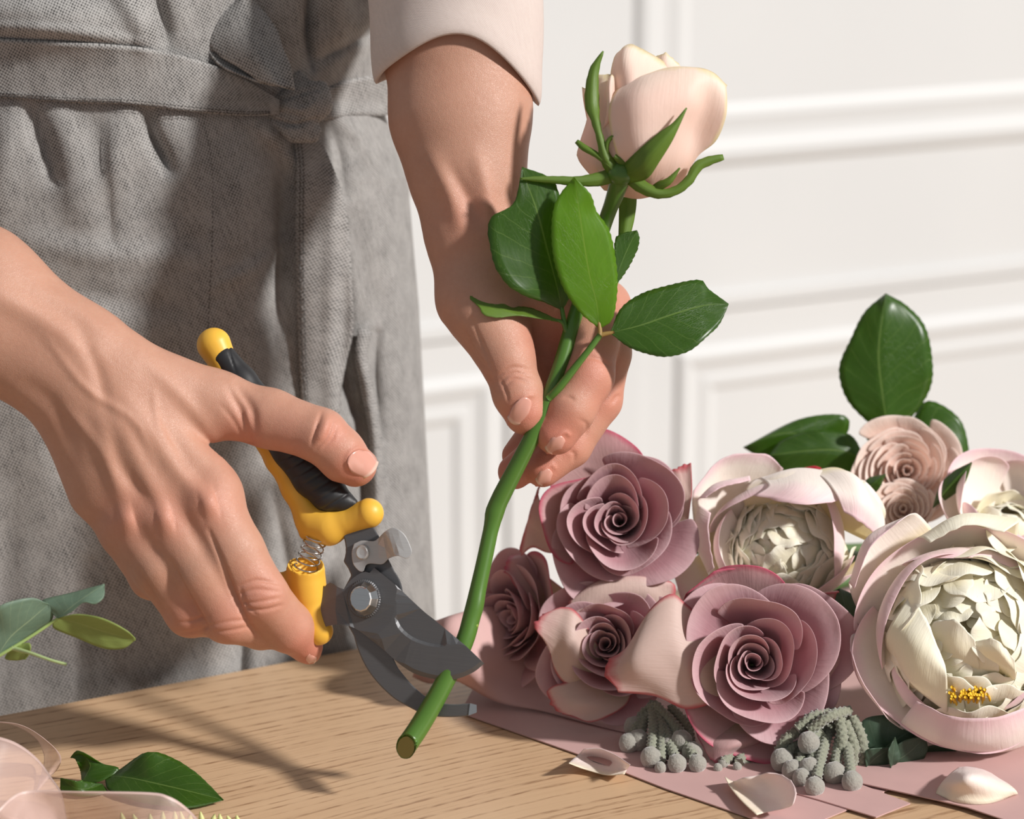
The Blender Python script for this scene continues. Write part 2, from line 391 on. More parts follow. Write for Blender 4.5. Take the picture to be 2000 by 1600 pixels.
# hand that holds the secateurs (image left)
def right_hand():
    st = 3.4
    lo, hi = (-420, 330, -190), (790, 1330, 270)
    H = Field(lo, hi, st)
    # forearm and back of the hand
    H.cone((-420, 420, 60), (-60, 590, 0), 165, 150, 20, 0.8)
    H.cone((-60, 590, 0), (150, 722, -20), 148, 118, 40, 0.72)
    H.cone((150, 722, -20), (235, 820, -22), 116, 118, 50, 0.6)
    for (p, q, a, b) in (((190, 745, -25), (405, 985, -52), 80, 66), ((180, 760, -25), (318, 1020, -50), 80, 60),
                         ((165, 770, -20), (248, 1020, -30), 80, 52), ((150, 760, -10), (190, 960, -8), 82, 56)):
        H.cone(p, q, a, b, 46, 0.72)
    H.cone((240, 880, 20), (330, 960, 10), 100, 100, 50, 0.8)
    # thumb
    Th = Field(lo, hi, st)
    Th.cone((250, 738, -15), (420, 790, 5), 78, 64, 30, 0.9)
    Th.cone((420, 790, 5), (528, 818, -10), 62, 56, 26, 0.9)
    Th.cone((528, 818, -10), (626, 850, -42), 57, 52, 16)
    Th.cone((626, 852, -42), (664, 884, -40), 52, 48, 14)
    Th.cone((664, 884, -40), (699, 911, -28), 48, 37, 14)
    Th.cone((670, 905, -30), (690, 918, -22), 40, 32, 12)
    H.merge(Th, 36)
    # fingers
    for ch, kk in (([(405, 985, -52, 66), (455, 1080, -62, 62), (507, 1163, -60, 55), (562, 1225, 2, 49), (598, 1262, 62, 33)], 30),
                   ([(322, 1015, -44, 60), (395, 1120, -58, 56), (444, 1203, -45, 53), (510, 1222, 20, 46), (575, 1215, 80, 38)], 26),
                   ([(248, 1015, -24, 54), (310, 1110, -34, 51), (372, 1194, -20, 50), (430, 1205, 50, 42), (520, 1180, 110, 36)], 26),
                   ([(192, 955, 0, 52), (240, 1040, -4, 46), (296, 1128, 8, 42), (360, 1160, 70, 38), (440, 1140, 120, 32)], 26)):
        Fi = Field(lo, hi, st); Fi.chain(ch, 12); H.merge(Fi, 13)
    # re-soften the knuckles into the back of the hand
    H.cone((330, 940, -30), (400, 960, -40), 70, 64, 40, 0.8)
    H.cone((215, 930, -12), (300, 960, -30), 62, 62, 40, 0.8)
    # index fingertip seen under the lower grip
    H.cone((566, 1244, 56), (604, 1277, 76), 30, 21, 10)
    V, F = H.mesh(); V = smooth(V, F, 3, 0.5); N = vnormals(V, F)
    def C(pts, w_, d, fade=True): crease(V, N, pts, w_, d * (1.35 if w_ > 8 else 1.15), fade)
    # tendons, veins, wrist bones
    C([(235, 770), (320, 880), (400, 975)], 22, -7); C([(215, 790), (270, 900), (318, 1000)], 20, -6); C([(190, 800), (220, 900), (245, 1000)], 20, -5)
    C([(-40, 560), (60, 610), (170, 690)], 26, -9); C([(60, 560), (140, 600), (215, 660)], 18, -4)
    C([(280, 700), (340, 760), (400, 830), (440, 900)], 16, -4); C([(150, 640), (190, 720), (210, 800)], 14, 4)
    C([(215, 850), (240, 920), (300, 990)], 14, 4); C([(330, 830), (360, 900), (420, 960)], 20, 5)
    C([(120, 790), (190, 870), (230, 960)], 11, -2.5); C([(90, 660), (170, 760), (260, 820), (300, 900)], 9, -2.5); C([(300, 760), (310, 830), (350, 900)], 8, -2)
    C([(40, 740), (110, 800), (150, 900)], 20, 4)
    # knuckles
    for (x, y) in ((408, 985), (322, 1015), (248, 1015)): C([(x - 16, y + 4), (x + 16, y - 4)], 26, -7)
    for (a, b, c) in (((462, 1148), (500, 1134), (545, 1140)), ((464, 1162), (500, 1152), (548, 1156)), ((468, 1180), (505, 1176), (548, 1168)), ((478, 1190), (515, 1192), (552, 1182)), ((470, 1150), (480, 1180), (500, 1200))):
        C([a, b, c], 3.4, 3.2)
    for (a, b, c) in (((412, 1222), (450, 1214), (486, 1212)), ((416, 1236), (450, 1232), (490, 1224)), ((345, 1218), (380, 1212), (408, 1204)), ((350, 1238), (385, 1234), (412, 1222))):
        C([a, b, c], 3.4, 2.6)
    for g in ([(408, 1036), (436, 1104), (461, 1170), (490, 1224), (526, 1264)], [(334, 1096), (358, 1148), (382, 1190), (416, 1247)], [(270, 1112), (300, 1166), (334, 1212)]): C(g, 5, 6)
    # web and wrinkles at the base of the thumb
    C([(446, 758), (470, 800), (486, 850), (494, 880)], 8, 6); C([(462, 752), (492, 800), (498, 845)], 9, 4); C([(478, 800), (486, 830), (492, 850)], 7, -4)
    C([(430, 790), (455, 820), (478, 862)], 5, 2)
    # thumb joint
    C([(628, 806), (618, 835), (608, 868)], 3.6, 4.5); C([(650, 822), (640, 850), (615, 880)], 3, 2); C([(658, 830), (650, 855), (630, 876)], 3, 2); C([(640, 815), (632, 840), (622, 862)], 9, -4)
    # nail fold
    C([(680, 912), (676, 897), (688, 880), (706, 876), (726, 890), (742, 912)], 4.0, -3.0, False)
    red = np.zeros(len(V))
    for (x, y, r, a) in ((700, 915, 50, .8), (650, 850, 45, .5), (505, 1165, 60, .45), (600, 1280, 50, .8), (445, 1215, 60, .4), (372, 1205, 55, .4), (408, 990, 60, .35), (322, 1010, 60, .35), (250, 1010, 60, .35), (480, 850, 60, .4), (560, 870, 70, .35), (580, 1240, 60, .3)):
        red = np.maximum(red, a * np.exp(-((V[:, 0] - x) ** 2 + (V[:, 1] - y) ** 2) / r ** 2))
    return V, F, red
def left_hand():
    st = 3.4
    lo, hi = (700, -330, -160), (1270, 1010, 420)
    H = Field(lo, hi, st)
    H.cone((890, -330, 260), (893, 60, 150), 158, 147, 20, 0.9)
    H.cone((893, 60, 150), (900, 230, 110), 147, 132, 40, 0.85)
    H.cone((900, 230, 110), (912, 340, 90), 132, 108, 40, 0.8)
    H.cone((912, 340, 90), (920, 450, 66), 106, 84, 40, 0.85)
    H.cone((920, 450, 66), (965, 560, 50), 84, 100, 40, 0.7)
    # palm, heel of the thumb
    H.cone((940, 500, 60), (1110, 585, 66), 80, 80, 40, 0.75)
    H.cone((1040, 560, 80), (1140, 640, 84), 80, 76, 40, 0.6)
    H.cone((928, 585, 30), (975, 660, 5), 76, 58, 40, 0.9)
    Th = Field(lo, hi, st)
    Th.chain([(950, 620, 10, 66), (990, 700, -14, 52), (1012, 770, -26, 47), (1026, 806, -26, 41)], 18); Th.cone((1026, 800, -24), (1024, 814, -20), 41, 34, 10)
    H.merge(Th, 26)
    for ch, kk in (([(1148, 590, 60, 62), (1158, 665, 24, 51), (1149, 735, -6, 50), (1114, 800, -22, 48), (1086, 846, -22, 43)], 9),
                   ([(1178, 600, 90, 56), (1186, 690, 80, 46), (1170, 782, 76, 44), (1114, 872, 58, 40), (1060, 915, 44, 37)], 6),
                   ([(1150, 620, 130, 50), (1165, 720, 130, 42), (1130, 810, 110, 40), (1060, 880, 84, 38), (1006, 922, 62, 34)], 8),
                   ([(1110, 620, 150, 44), (1120, 700, 160, 38), (1090, 780, 150, 36), (1050, 840, 130, 34), (1010, 890, 112, 30)], 8)):
        Fi = Field(lo, hi, st); Fi.chain(ch, 12); H.merge(Fi, kk)
    # hollow of the palm between thumb and forefinger
    H.cone((1040, 590, 95), (1085, 740, 104), 66, 60, 30, 0.8)
    V, F = H.mesh(); V = smooth(V, F, 3, 0.5); N = vnormals(V, F)
    def C(pts, w_, d, fade=True): crease(V, N, pts, w_, d * (1.35 if w_ > 8 else 1.15), fade)
    C([(840, 300), (880, 380), (900, 450)], 18, -7); C([(880, 330), (920, 400), (945, 440)], 14, 4); C([(930, 300), (950, 380), (955, 440)], 18, -6)
    C([(905, 640), (925, 690), (950, 720)], 5, 3); C([(920, 620), (945, 680), (965, 730)], 4, 2)
    for a, b, c in (((972, 736), (1000, 718), (1042, 724)), ((976, 748), (1002, 728), (1040, 736)), ((984, 756), (1006, 740), (1034, 748)), ((978, 742), (990, 770), (992, 784))): C([a, b, c], 3.2, 2.6)
    C([(1100, 778), (1112, 776), (1122, 782)], 3.5, 2.5); C([(1130, 700), (1160, 698), (1196, 716)], 4, 3); C([(1180, 706), (1192, 726), (1196, 742)], 4, 2)
    C([(1194, 790), (1204, 776), (1212, 774)], 4, 3); C([(1112, 880), (1122, 888), (1120, 902)], 3.5, 2.5); C([(1132, 820), (1146, 830), (1142, 850)], 4, 2)
    C([(1066, 890), (1086, 856), (1104, 844), (1112, 850)], 3.6, -2.2, False); C([(1046, 952), (1060, 922), (1076, 908), (1084, 914)], 3.6, -2, False)
    C([(1040, 772), (1024, 776), (1004, 800), (994, 828)], 3.6, -2.4, False)
    red = np.zeros(len(V))
    for (x, y, r, a) in ((1080, 850, 70, .8), (1050, 920, 60, .8), (1005, 910, 60, .9), (1025, 810, 50, .7), (1155, 720, 60, .6), (1190, 780, 60, .5), (1200, 600, 60, .5), (1000, 740, 50, .3), (1070, 650, 70, .5), (925, 420, 60, .3)):
        red = np.maximum(red, a * np.exp(-((V[:, 0] - x) ** 2 + (V[:, 1] - y) ** 2) / r ** 2))
    return V, F, red

# torso outline shared by body and apron (pixel frame): an upright ellipse turned with the table edge
def torso(x_edge_off, phi, y):
    e = np.interp(y, [-900, -300, 0, 200, 350, 600, 1200, 1700], [860, 830, 790, 742, 793, 815, 847, 870]) + x_edge_off
    ctr = 215.0; a = e - ctr; b = 420 + 0.7 * x_edge_off
    zc = 1050 - (1290 - y) * 0.29
    x = ctr + a * np.sin(phi); z = zc - b * np.cos(phi) + 0.20 * (x - ctr)
    return x, z
PERSON = thing('person', 'person in a grey woven apron trimming a rose stem with secateurs, sleeves rolled up', 'person', [0.0, 1.6, 0.0])
Vr, Fr, rr = right_hand(); Vl, Fl, rl = left_hand()
# trunk and upper arms (under the clothes)
vt, ft = [], []
ys = np.linspace(-1100, 3300, 40)
for y in ys:
    for k in range(40):
        ph = 2 * PI * k / 40; xx, zz = torso(-110, ph, y); s = 1.0 if y > -900 else 0.55
        if s < 1: x0, z0 = torso(-110, 0, -900); xx = 215 + (xx - 215) * s; zz = z0 + 380 + (zz - z0 - 380) * s
        vt.append((xx, y, zz))
ft = [tuple(q) for q in gridf(40, 40, cv=True)] + [tuple(range(39, -1, -1)), tuple(39 * 40 + k for k in range(40))]
u1 = tube([(890, -300, 250), (870, -620, 560), (760, -880, 760)], [158, 190, 200], 24, 14)
u2 = tube([(-380, 440, 55), (-760, 230, 260), (-640, -500, 640), (-320, -880, 740)], [160, 185, 195, 200], 24, 20)
pv, pf = join((Vr, Fr), (Vl, Fl), (np.array(vt), ft), u1, u2)
red = np.concatenate([rr, rl, np.zeros(len(pv) - len(rr) - len(rl))])
BODY = mesh_obj('body', W(pv), pf, M['skin'], PERSON, attrs={'red': red})

# fingernails, laid on the skin
bv_r = BVHTree.FromPolygons([tuple(a) for a in Vr], [tuple(int(i) for i in q) for q in Fr]); bv_l = BVHTree.FromPolygons([tuple(a) for a in Vl], [tuple(int(i) for i in q) for q in Fl])
def nail(bv, base, tip, half, bulge=1.0, view=(0, 0, 1)):
    """base/tip: middle of the cuticle and of the free edge; half: half width vector"""
    b = np.array(base, float); t = np.array(tip, float); hw = np.array(half, float); vw = Vector(view).normalized(); nu, nv = 11, 15; V = []; tipA = []
    for i in range(nu):
        u = -1 + 2 * i / (nu - 1)
        for j in range(nv):
            s = j / (nv - 1); wd = 0.80 + 0.22 * math.sin(PI * min(s * 1.15, 1)); cut = 0.13 * (1 - math.sqrt(max(0, 1 - u * u * 0.96))) * (1 if s < .5 else -1)
            ss = s + (cut * (1 - 2 * s) * 2 if s < .5 else -0.10 * u * u * (2 * s - 1))
            p = b + (t - b) * ss + hw * u * wd
            o = Vector((p[0], p[1], 0)) - vw * 400; h = bv.ray_cast(o, vw)[0]
            z = h.z if h is not None else None; V.append([p[0], p[1], z]); tipA.append(max(0, (s - 0.86) / 0.14))
    zs = np.array([v[2] if v[2] is not None else np.nan for v in V]); zs = zs.reshape(nu, nv)
    for i in range(nu):
        good = ~np.isnan(zs[i]); zs[i] = np.interp(range(nv), np.where(good)[0], zs[i][good]) if good.any() else np.nan
    for j in range(nv):
        good = ~np.isnan(zs[:, j]); zs[:, j] = np.interp(range(nu), np.where(good)[0], zs[good, j]) if good.any() else 0
    med = np.median(zs); zs = np.clip(zs, med - 60, med + 40)
    # nail plate is a smooth arch: fit a quadratic, lift it slightly
    uu, ss = np.meshgrid(np.linspace(-1, 1, nu), np.linspace(0, 1, nv), indexing='ij'); A = np.stack([np.ones(uu.size), uu.ravel(), ss.ravel(), uu.ravel() ** 2, ss.ravel() ** 2, (uu * ss).ravel()], 1)
    c, *_ = np.linalg.lstsq(A, zs.ravel(), rcond=None); fit = (A @ c).reshape(nu, nv)
    z = np.minimum(fit, fit * .5 + zs * .5) - 1.6 * bulge + 3.2 * np.abs(uu) ** 3
    V = np.array([[v[0], v[1], z[k // nv, k % nv]] for k, v in enumerate(V)])
    o = mesh_obj('fingernail', W(V), gridf(nu, nv), M['nail'], BODY, attrs={'tip': tipA}); mods(o, solid=0.0006, off=-1)
nail(bv_r, (684, 888), (729, 922), (17, -19)); nail(bv_l, (1032, 778), (1000, 826), (13, 9)); nail(bv_l, (1101, 855), (1068, 882), (-10, -11))
nail(bv_l, (1076, 919), (1050, 945), (-10, -11)); nail(bv_r, (598, 1285), (618, 1290), (-3, 9))
# ------------------------------------------------------------------ clothes
def m_cloth(name, c0, c1, period=0.00185, specks=True, rot=0.35):
    """woven melange: light and dark threads crossing; UV in metres"""
    a = NT(name, rough=0.9, sheen=0.15); uv = a.n('ShaderNodeTexCoord').outputs['UV']
    mp = a.n('ShaderNodeMapping', {'Vector': uv, 'Rotation': (0, 0, rot)}).outputs[0]
    sep = a.n('ShaderNodeSeparateXYZ', {'Vector': mp}); k = 2 * PI / period
    jit = a.math('MULTIPLY', a.noise(160, 2, mp), 3.0)
    sx = a.math('SINE', a.math('ADD', a.math('MULTIPLY', sep.outputs[0], k), jit)); sy = a.math('SINE', a.math('ADD', a.math('MULTIPLY', sep.outputs[1], k), jit))
    chk = a.math('MULTIPLY_ADD', a.math('MULTIPLY', sx, sy), 0.5, 0.5)
    n1 = a.noise(420, 3, mp, 0.7); n2 = a.noise(70, 3, mp); n3 = a.n('ShaderNodeTexNoise', {'Vector': a.n('ShaderNodeMapping', {'Vector': mp, 'Scale': (1, 0.12, 1)}).outputs[0], 'Scale': 900.0, 'Detail': 1.0}).outputs['Fac']
    f = a.math('ADD', a.math('MULTIPLY', chk, 0.62), a.math('MULTIPLY', a.math('ADD', n1, n3), 0.36))
    f = a.math('ADD', f, a.math('MULTIPLY', a.math('SUBTRACT', n2, 0.5), 0.35))
    a.set('col', a.ramp(f, [(0.28, c0), (0.78, c1)])); a.bump(chk, 0.35, 0.0004); return a.m
M['apron'] = m_cloth('grey_woven_apron', srgb(22, 21, 21), srgb(164, 161, 158))
M['shirt'] = m_cloth('beige_shirt', srgb(194, 176, 168), srgb(212, 196, 188), 0.0008)
M['trouser'] = m_plain('dark_trousers', srgb(60, 58, 60), 0.85)
M['thread'] = m_plain('dark_thread', srgb(58, 54, 52), 0.8)

# folds of the apron: soft ridges (positive = towards the viewer), pixel frame
FOLDS = [
 # blouse above the tie
 ([(-80, 20), (120, 40), (260, 70)], 60, 46), ([(200, -60), (260, 20), (292, 88)], 26, 20), ([(-60, 50), (120, 60), (280, 84)], 12, 10), ([(300, -20), (318, 50), (322, 90)], 18, -16),
 ([(330, -40), (350, 60)], 30, 10), ([(640, -60), (660, 30), (650, 100)], 38, 34), ([(730, -60), (735, 10), (690, 70)], 34, 38), ([(604, -40), (600, 60), (606, 130)], 11, -26),
 ([(762, 10), (740, 50), (680, 84), (630, 112)], 12, -26),
 # gathers hanging below the tie
 ([(62, 215), (84, 280), (104, 350)], 15, -20), ([(110, 215), (140, 300), (150, 420)], 24, 14), ([(22, 220), (10, 300), (-10, 420)], 30, 16), ([(290, 222), (296, 262), (330, 330)], 15, -26),
 ([(240, 230), (230, 300), (180, 400)], 34, 15), ([(340, 230), (370, 300), (380, 420)], 34, 12), ([(190, 240), (200, 330), (215, 470)], 14, -10),
 ([(450, 260), (470, 360), (450, 520)], 40, 13), ([(500, 240), (540, 280), (580, 330)], 18, 16), ([(540, 300), (548, 480), (520, 760)], 24, -26), ([(560, 300), (560, 800)], 30, -18), ([(420, 560), (500, 520), (560, 470)], 16, 7), ([(60, 470), (200, 500), (370, 500)], 26, 8), ([(60, 560), (200, 580), (340, 600)], 30, -8),
 # right of the knot
 ([(650, 220), (700, 270), (730, 330)], 16, 14), ([(640, 250), (660, 300), (670, 380)], 14, -14), ([(700, 330), (720, 480), (700, 600)], 40, 14), ([(770, 380), (775, 620), (790, 900), (800, 1190)], 26, 10),
 ([(672, 560), (668, 700), (690, 800)], 16, -30), ([(716, 640), (706, 700), (728, 800), (736, 1000)], 10, 14), ([(735, 650), (734, 740), (742, 860)], 9, -22), ([(690, 430), (720, 560), (770, 640)], 20, -6),
 # lower skirt
 ([(170, 1100), (165, 1300), (150, 1420)], 14, -16), ([(210, 1080), (215, 1300), (210, 1420)], 34, 10), ([(60, 820), (110, 1000), (130, 1380)], 40, 8), ([(480, 1150), (470, 1300), (460, 1400)], 16, -20), ([(420, 1180), (410, 1400)], 30, 10),
 ([(560, 930), (610, 1040), (640, 1160), (650, 1300)], 16, 16), ([(530, 960), (560, 1100), (600, 1300)], 16, -16), ([(700, 800), (712, 1000), (690, 1240)], 18, -22), ([(745, 930), (760, 1100), (770, 1240)], 22, 8), ([(20, 940), (10, 1200), (0, 1420)], 24, -8),
]
def folds(x, y):
    P = np.stack([x.ravel(), y.ravel()], 1); h = np.zeros(len(P))
    for pts, w_, a in FOLDS:
        q, t = seg_dist(P, catmull(pts, 12)); h += 1.35 * a * np.exp(-(q / w_) ** 2) * (np.sin(PI * np.clip(t * .8 + .1, 0, 1)) ** 0.7)
    h += 2.2 * vnoise(P[:, 0] / 70, P[:, 1] / 110, 3) + 1.1 * vnoise(P[:, 0] / 24, P[:, 1] / 40, 5)
    return h.reshape(x.shape)
def apron_z(x, y):
    """depth of the apron surface at pixel position(s) x, y"""
    x = np.asarray(x, float); y = np.asarray(y, float)
    e = np.interp(y, [-900, -300, 0, 200, 350, 600, 1200, 1700], [860, 830, 790, 742, 793, 815, 847, 870]); s = np.clip((x - 215) / (e - 215), -0.985, 0.985)
    zc = 1050 - (1290 - y) * 0.29
    return zc - 420 * np.sqrt(1 - s * s) + 0.20 * (x - 215) - folds(x, y)
phis = np.concatenate([np.radians(np.linspace(-100, 0, 60, endpoint=False)), np.radians(np.linspace(0, 60, 150, endpoint=False)), np.radians(np.linspace(60, 112, 60))])
ysg = np.concatenate([np.linspace(-420, 0, 40, endpoint=False), np.linspace(0, 900, 240, endpoint=False), np.linspace(900, 1420, 110, endpoint=False), np.linspace(1420, 2300, 30)])
PH, YY = np.meshgrid(phis, ysg, indexing='ij'); XX, ZZ = torso(0, PH, YY)
hf = folds(XX, YY) * np.clip(np.cos(PH) * 1.6, 0, 1)
XX = XX + 0.15 * hf * np.sin(PH); ZZ = ZZ - hf
ap = mesh_obj('apron', W(np.stack([XX, YY, ZZ], -1).reshape(-1, 3)), gridf(*XX.shape), M['apron'], PERSON, uv=np.stack([(PH * 560).ravel() * PX, YY.ravel() * PX], 1))
ap['label'] = 'grey melange woven apron'; mods(ap, solid=0.001, off=-1)
def strip(name, top, bot, dz, parent, mat, nu=60, nv=12, thick=0.0016, zf=None, bulge=0.0, rot=0.0):
    """band of cloth lying on the apron between two pixel polylines, dz pixels proud of it"""
    A = catmull(top, nu); B = catmull(bot, nu); V = np.zeros((nu, nv, 3)); s = np.linspace(0, 1, nv)
    X = A[:, None, 0] * (1 - s) + B[:, None, 0] * s; Y = A[:, None, 1] * (1 - s) + B[:, None, 1] * s
    base = apron_z(X, Y) if zf is None else zf(X, Y)
    if zf is None:  # a taut band bridges the folds beneath
        k = 9; pad = np.pad(base, ((k, k), (0, 0)), 'edge'); base = np.minimum(base, sum(pad[i:i + nu] for i in range(2 * k + 1)) / (2 * k + 1))
    dzz = np.interp(np.linspace(0, 1, nu), np.linspace(0, 1, len(np.atleast_1d(dz))), np.atleast_1d(dz))[:, None]
    Z = base - dzz - bulge * np.sin(PI * s)[None, :]
    L = np.concatenate([[0], np.cumsum(np.linalg.norm(np.diff(A[:, :2], axis=0), axis=1))])
    uv = np.stack([np.broadcast_to(L[:, None], X.shape).ravel() * PX, (np.broadcast_to(s[None, :], X.shape) * np.linalg.norm(A[:, :2] - B[:, :2], axis=1).mean()).ravel() * PX], 1)
    o = mesh_obj(name, W(np.stack([X, Y, Z], -1).reshape(-1, 3)), gridf(nu, nv), mat, parent, uv=uv); mods(o, solid=thick, off=0)
    return o, (X, Y, Z)
belt, bg = strip('waist_tie', [(-420, 60), (-100, 66), (0, 76), (150, 84), (290, 96), (400, 122), (480, 156), (545, 196)], [(-420, 180), (-100, 184), (0, 190), (140, 200), (250, 204), (360, 216), (480, 226), (545, 222)], [14, 14, 14, 16, 22], ap, M['apron'], 90, 16, bulge=5)
belt['label'] = 'flat waist tie'
def seam(pts, parent, r=1.1, dz=3, zf=None, dash=9):
    P = catmull(pts, max(8, int(sum(math.dist(a, b) for a, b in zip(pts[:-1], pts[1:])) / dash)))
    z = apron_z(P[:, 0], P[:, 1]) if zf is None else zf(P)
    parts = []
    for i in range(0, len(P) - 1):
        a = np.array([P[i][0], P[i][1], z[i] - dz]); b = np.array([P[i + 1][0], P[i + 1][1], z[i + 1] - dz]); q = a + (b - a) * 0.62
        parts.append(tube([a, (a + q) / 2 + [0, 0, -r * .6], q], [r], 5, caps=False))
    v, f = join(*parts); return tag(mesh_obj('stitching', W(v), f, M['thread'], parent), kind='stuff')
seam([(398, 238), (414, 330), (414, 480), (408, 600), (405, 680)], ap, 1.3); seam([(356, -30), (360, 60), (366, 100)], ap, 1.2)
zb = lambda P: np.array([bg[2][np.argmin((bg[0][:, 0] - p[0]) ** 2), -1] for p in P])
seam([(-100, 176), (0, 182), (140, 192), (250, 196), (360, 208), (470, 218), (530, 218)], belt, 1.0, 8, zb, 7)
seam([(-100, 183), (0, 188), (140, 198), (250, 202), (360, 214), (480, 223), (530, 221)], belt, 1.0, 6, zb, 7)
# hanging end of the tie
tail, tg = strip('hanging_tie', [(574, 262), (580, 330), (578, 420), (580, 560), (584, 700), (590, 800), (600, 1000)], [(620, 262), (650, 330), (676, 420), (684, 520), (690, 640), (668, 740), (660, 820), (650, 1000)], [26, 40, 34, 26, 22, 20, 20], ap, M['apron'], 70, 14, zf=lambda X, Y: apron_z(X * 0 + 620, Y) * 0.5 + apron_z(X, Y) * 0.5 - 12 * np.exp(-((X - 650) / 16) ** 2), bulge=7)
zt_ = lambda P: np.array([tg[2][np.argmin((tg[1][:, 0] - p[1]) ** 2), 1] for p in P])
seam([(581, 280), (586, 330), (585, 420), (586, 560), (590, 700), (596, 790)], tail, 1.0, 6, zt_, 7); seam([(588, 280), (593, 330), (592, 420), (593, 560), (597, 700), (602, 790)], tail, 1.0, 6, zt_, 7)
# right part of the tie, going round the waist
strip('waist_tie', [(610, 190), (670, 160), (740, 146), (790, 140)], [(615, 240), (680, 226), (745, 226), (790, 220)], [12, 8, 6, 4], ap, M['apron'], 30, 10)
# knot
kz = float(apron_z(590, 220)) - 46; K = Field((470, 130, kz - 60), (690, 320, kz + 60), 3.0)
K.chain([(504, 216, kz - 4, 9), (540, 214, kz - 4, 26), (585, 206, kz - 8, 40), (612, 200, kz - 4, 38)], 12, 0.7)
K.chain([(590, 196, kz - 6, 30), (628, 172, kz, 14)], 12, 0.7); K.chain([(540, 232, kz, 18), (580, 250, kz - 4, 27), (606, 258, kz, 22)], 12, 0.7)
K.cone((584, 158, kz + 6), (596, 182, kz), 18, 22, 12, .7)
Vk, Fk = K.mesh(); Vk = smooth(Vk, Fk, 2); Nk = vnormals(Vk, Fk)
for pts, w_, d in (([(506, 222), (548, 240), (584, 244), (620, 232)], 4, 9), ([(536, 196), (570, 188), (600, 178), (624, 174)], 5, 6), ([(556, 206), (590, 214), (622, 196)], 9, -5), ([(520, 212), (560, 222), (600, 230)], 7, 3)):
    crease(Vk, Nk, pts, w_, d)
mesh_obj('knot', W(Vk), Fk, M['apron'], ap, uv=Vk[:, :2] * PX)
# loop of the bow above the knot: a flattened sleeve of cloth, open towards the lower left
def loop():
    n, m = 30, 40; front_l = catmull([(508, 158), (470, 132), (430, 108), (402, 72), (412, 34), (446, 8), (480, -30)], n); front_r = catmull([(574, 176), (566, 130), (552, 96), (540, 60), (520, 30), (500, 6), (492, -30)], n)
    V = np.zeros((n, 2 * m, 3)); z0 = float(apron_z(500, 120)) - 84
    for i in range(n):
        t = i / (n - 1); L, R = front_l[i], front_r[i]
        for j in range(m):
            s = j / (m - 1); p = L + (R - L) * s
            V[i, j] = (p[0], p[1], z0 + 30 * t - 26 * math.sin(PI * s) ** .8 * (1 - .3 * t) + 5 * math.sin(6 * s + 2 * t))
            s2 = 1 - s; p2 = L + (R - L) * s2; dn = 16 * (1 - s2) * math.sin(PI * min(1, t * 1.5 + .05)) if t < .63 else 0
            V[i, m + j] = (p2[0] - dn * .3, p2[1] + dn, z0 + 30 * t + 26 * math.sin(PI * s) ** .8 + 6)
    o = mesh_obj('bow_loop', W(V.reshape(-1, 3)), gridf(n, 2 * m - 4), M['apron'], ap) if False else None
    vs = V.reshape(-1, 3); o = mesh_obj('bow_loop', W(vs), gridf(n, 2 * m)[:], M['apron'], ap, uv=vs[:, :2] * PX); mods(o, solid=0.0012)
loop()
strip('apron_edge', [(700, 640), (694, 690), (706, 760), (722, 840), (728, 960), (722, 1120), (716, 1260)], [(724, 648), (716, 700), (732, 780), (744, 860), (750, 960), (748, 1120), (740, 1260)], [26, 30, 24, 20, 16, 14, 12], ap, M['apron'], 50, 8, bulge=4)

# sleeves
def sleeve(path, rads, hem, name='sleeve', seed=1):
    """path from shoulder to hem; hem: list of (x,y,z) ring points"""
    n = len(hem); rings = []
    P = catmull(path, 26); R = np.interp(np.linspace(0, 1, 26), np.linspace(0, 1, len(rads)), rads)
    hem = np.array(hem, float); hc = hem.mean(0)
    for i in range(26):
        t = (i / 25) ** 3; ring = []
        tan = P[min(i + 1, 25)] - P[max(i - 1, 0)]; tan /= np.linalg.norm(tan); a = np.cross(tan, [0, 0, 1.0]); a /= np.linalg.norm(a); b = np.cross(tan, a)
        for k in range(n):
            an = 2 * PI * k / n; c = P[i] + R[i] * (1 + .05 * math.sin(3 * an + i * .5 + seed) + .04 * math.sin(i * 1.3 + an)) * (math.cos(an) * a + math.sin(an) * b)
            ring.append(c)
        ring = np.array(ring)
        # align ring start with the hem order
        if i == 0: pass
        rings.append(ring)
    last = rings[-1] - P[-1]; best = min(((np.linalg.norm(np.roll(last[::d], s, 0) - (hem - hc)), s, d) for s in range(n) for d in (1, -1)))
    rings = [np.roll(r[::best[2]], best[1], 0) for r in rings]
    rings = [r * (1 - (i / 25) ** 2.5) + (hem - (hc - P[-1]) * 0) * (i / 25) ** 2.5 for i, r in enumerate(rings)]
    # rolled cuff: hem turns back inside
    inner = rings[-1] * 1.0; c = inner.mean(0); rings.append(c + (inner - c) * 0.965 + [0, -14, 0]); rings.append(c + (inner - c) * 0.93 + [0, -70, 0])
    V = np.array(rings); o = mesh_obj(name, W(V.reshape(-1, 3)), gridf(V.shape[0], n, cv=True), M['shirt'], PERSON, uv=np.stack([np.tile(np.arange(n), V.shape[0]) * 20 * PX, np.repeat(np.arange(V.shape[0]), n) * 30 * PX], 1)); mods(o, solid=0.0014, sub=1, off=1)
    return o
hem = []
for k in range(40):
    a = 2 * PI * k / 40; x = 893 + 160 * math.cos(a); z = 140 + 150 * math.sin(a)
    y = 70 * max(0, -math.sin(a)) + (210 if math.cos(a) > 0 else 165) * abs(math.cos(a)) ** 2.2 + 75 * (1 - abs(math.cos(a)) ** 2.2 - max(0, -math.sin(a))) * 1 + 200 * max(0, math.sin(a)) * (1 - abs(math.cos(a)))
    hem.append((x, max(y, 70) + 4 * math.sin(5 * a), z))
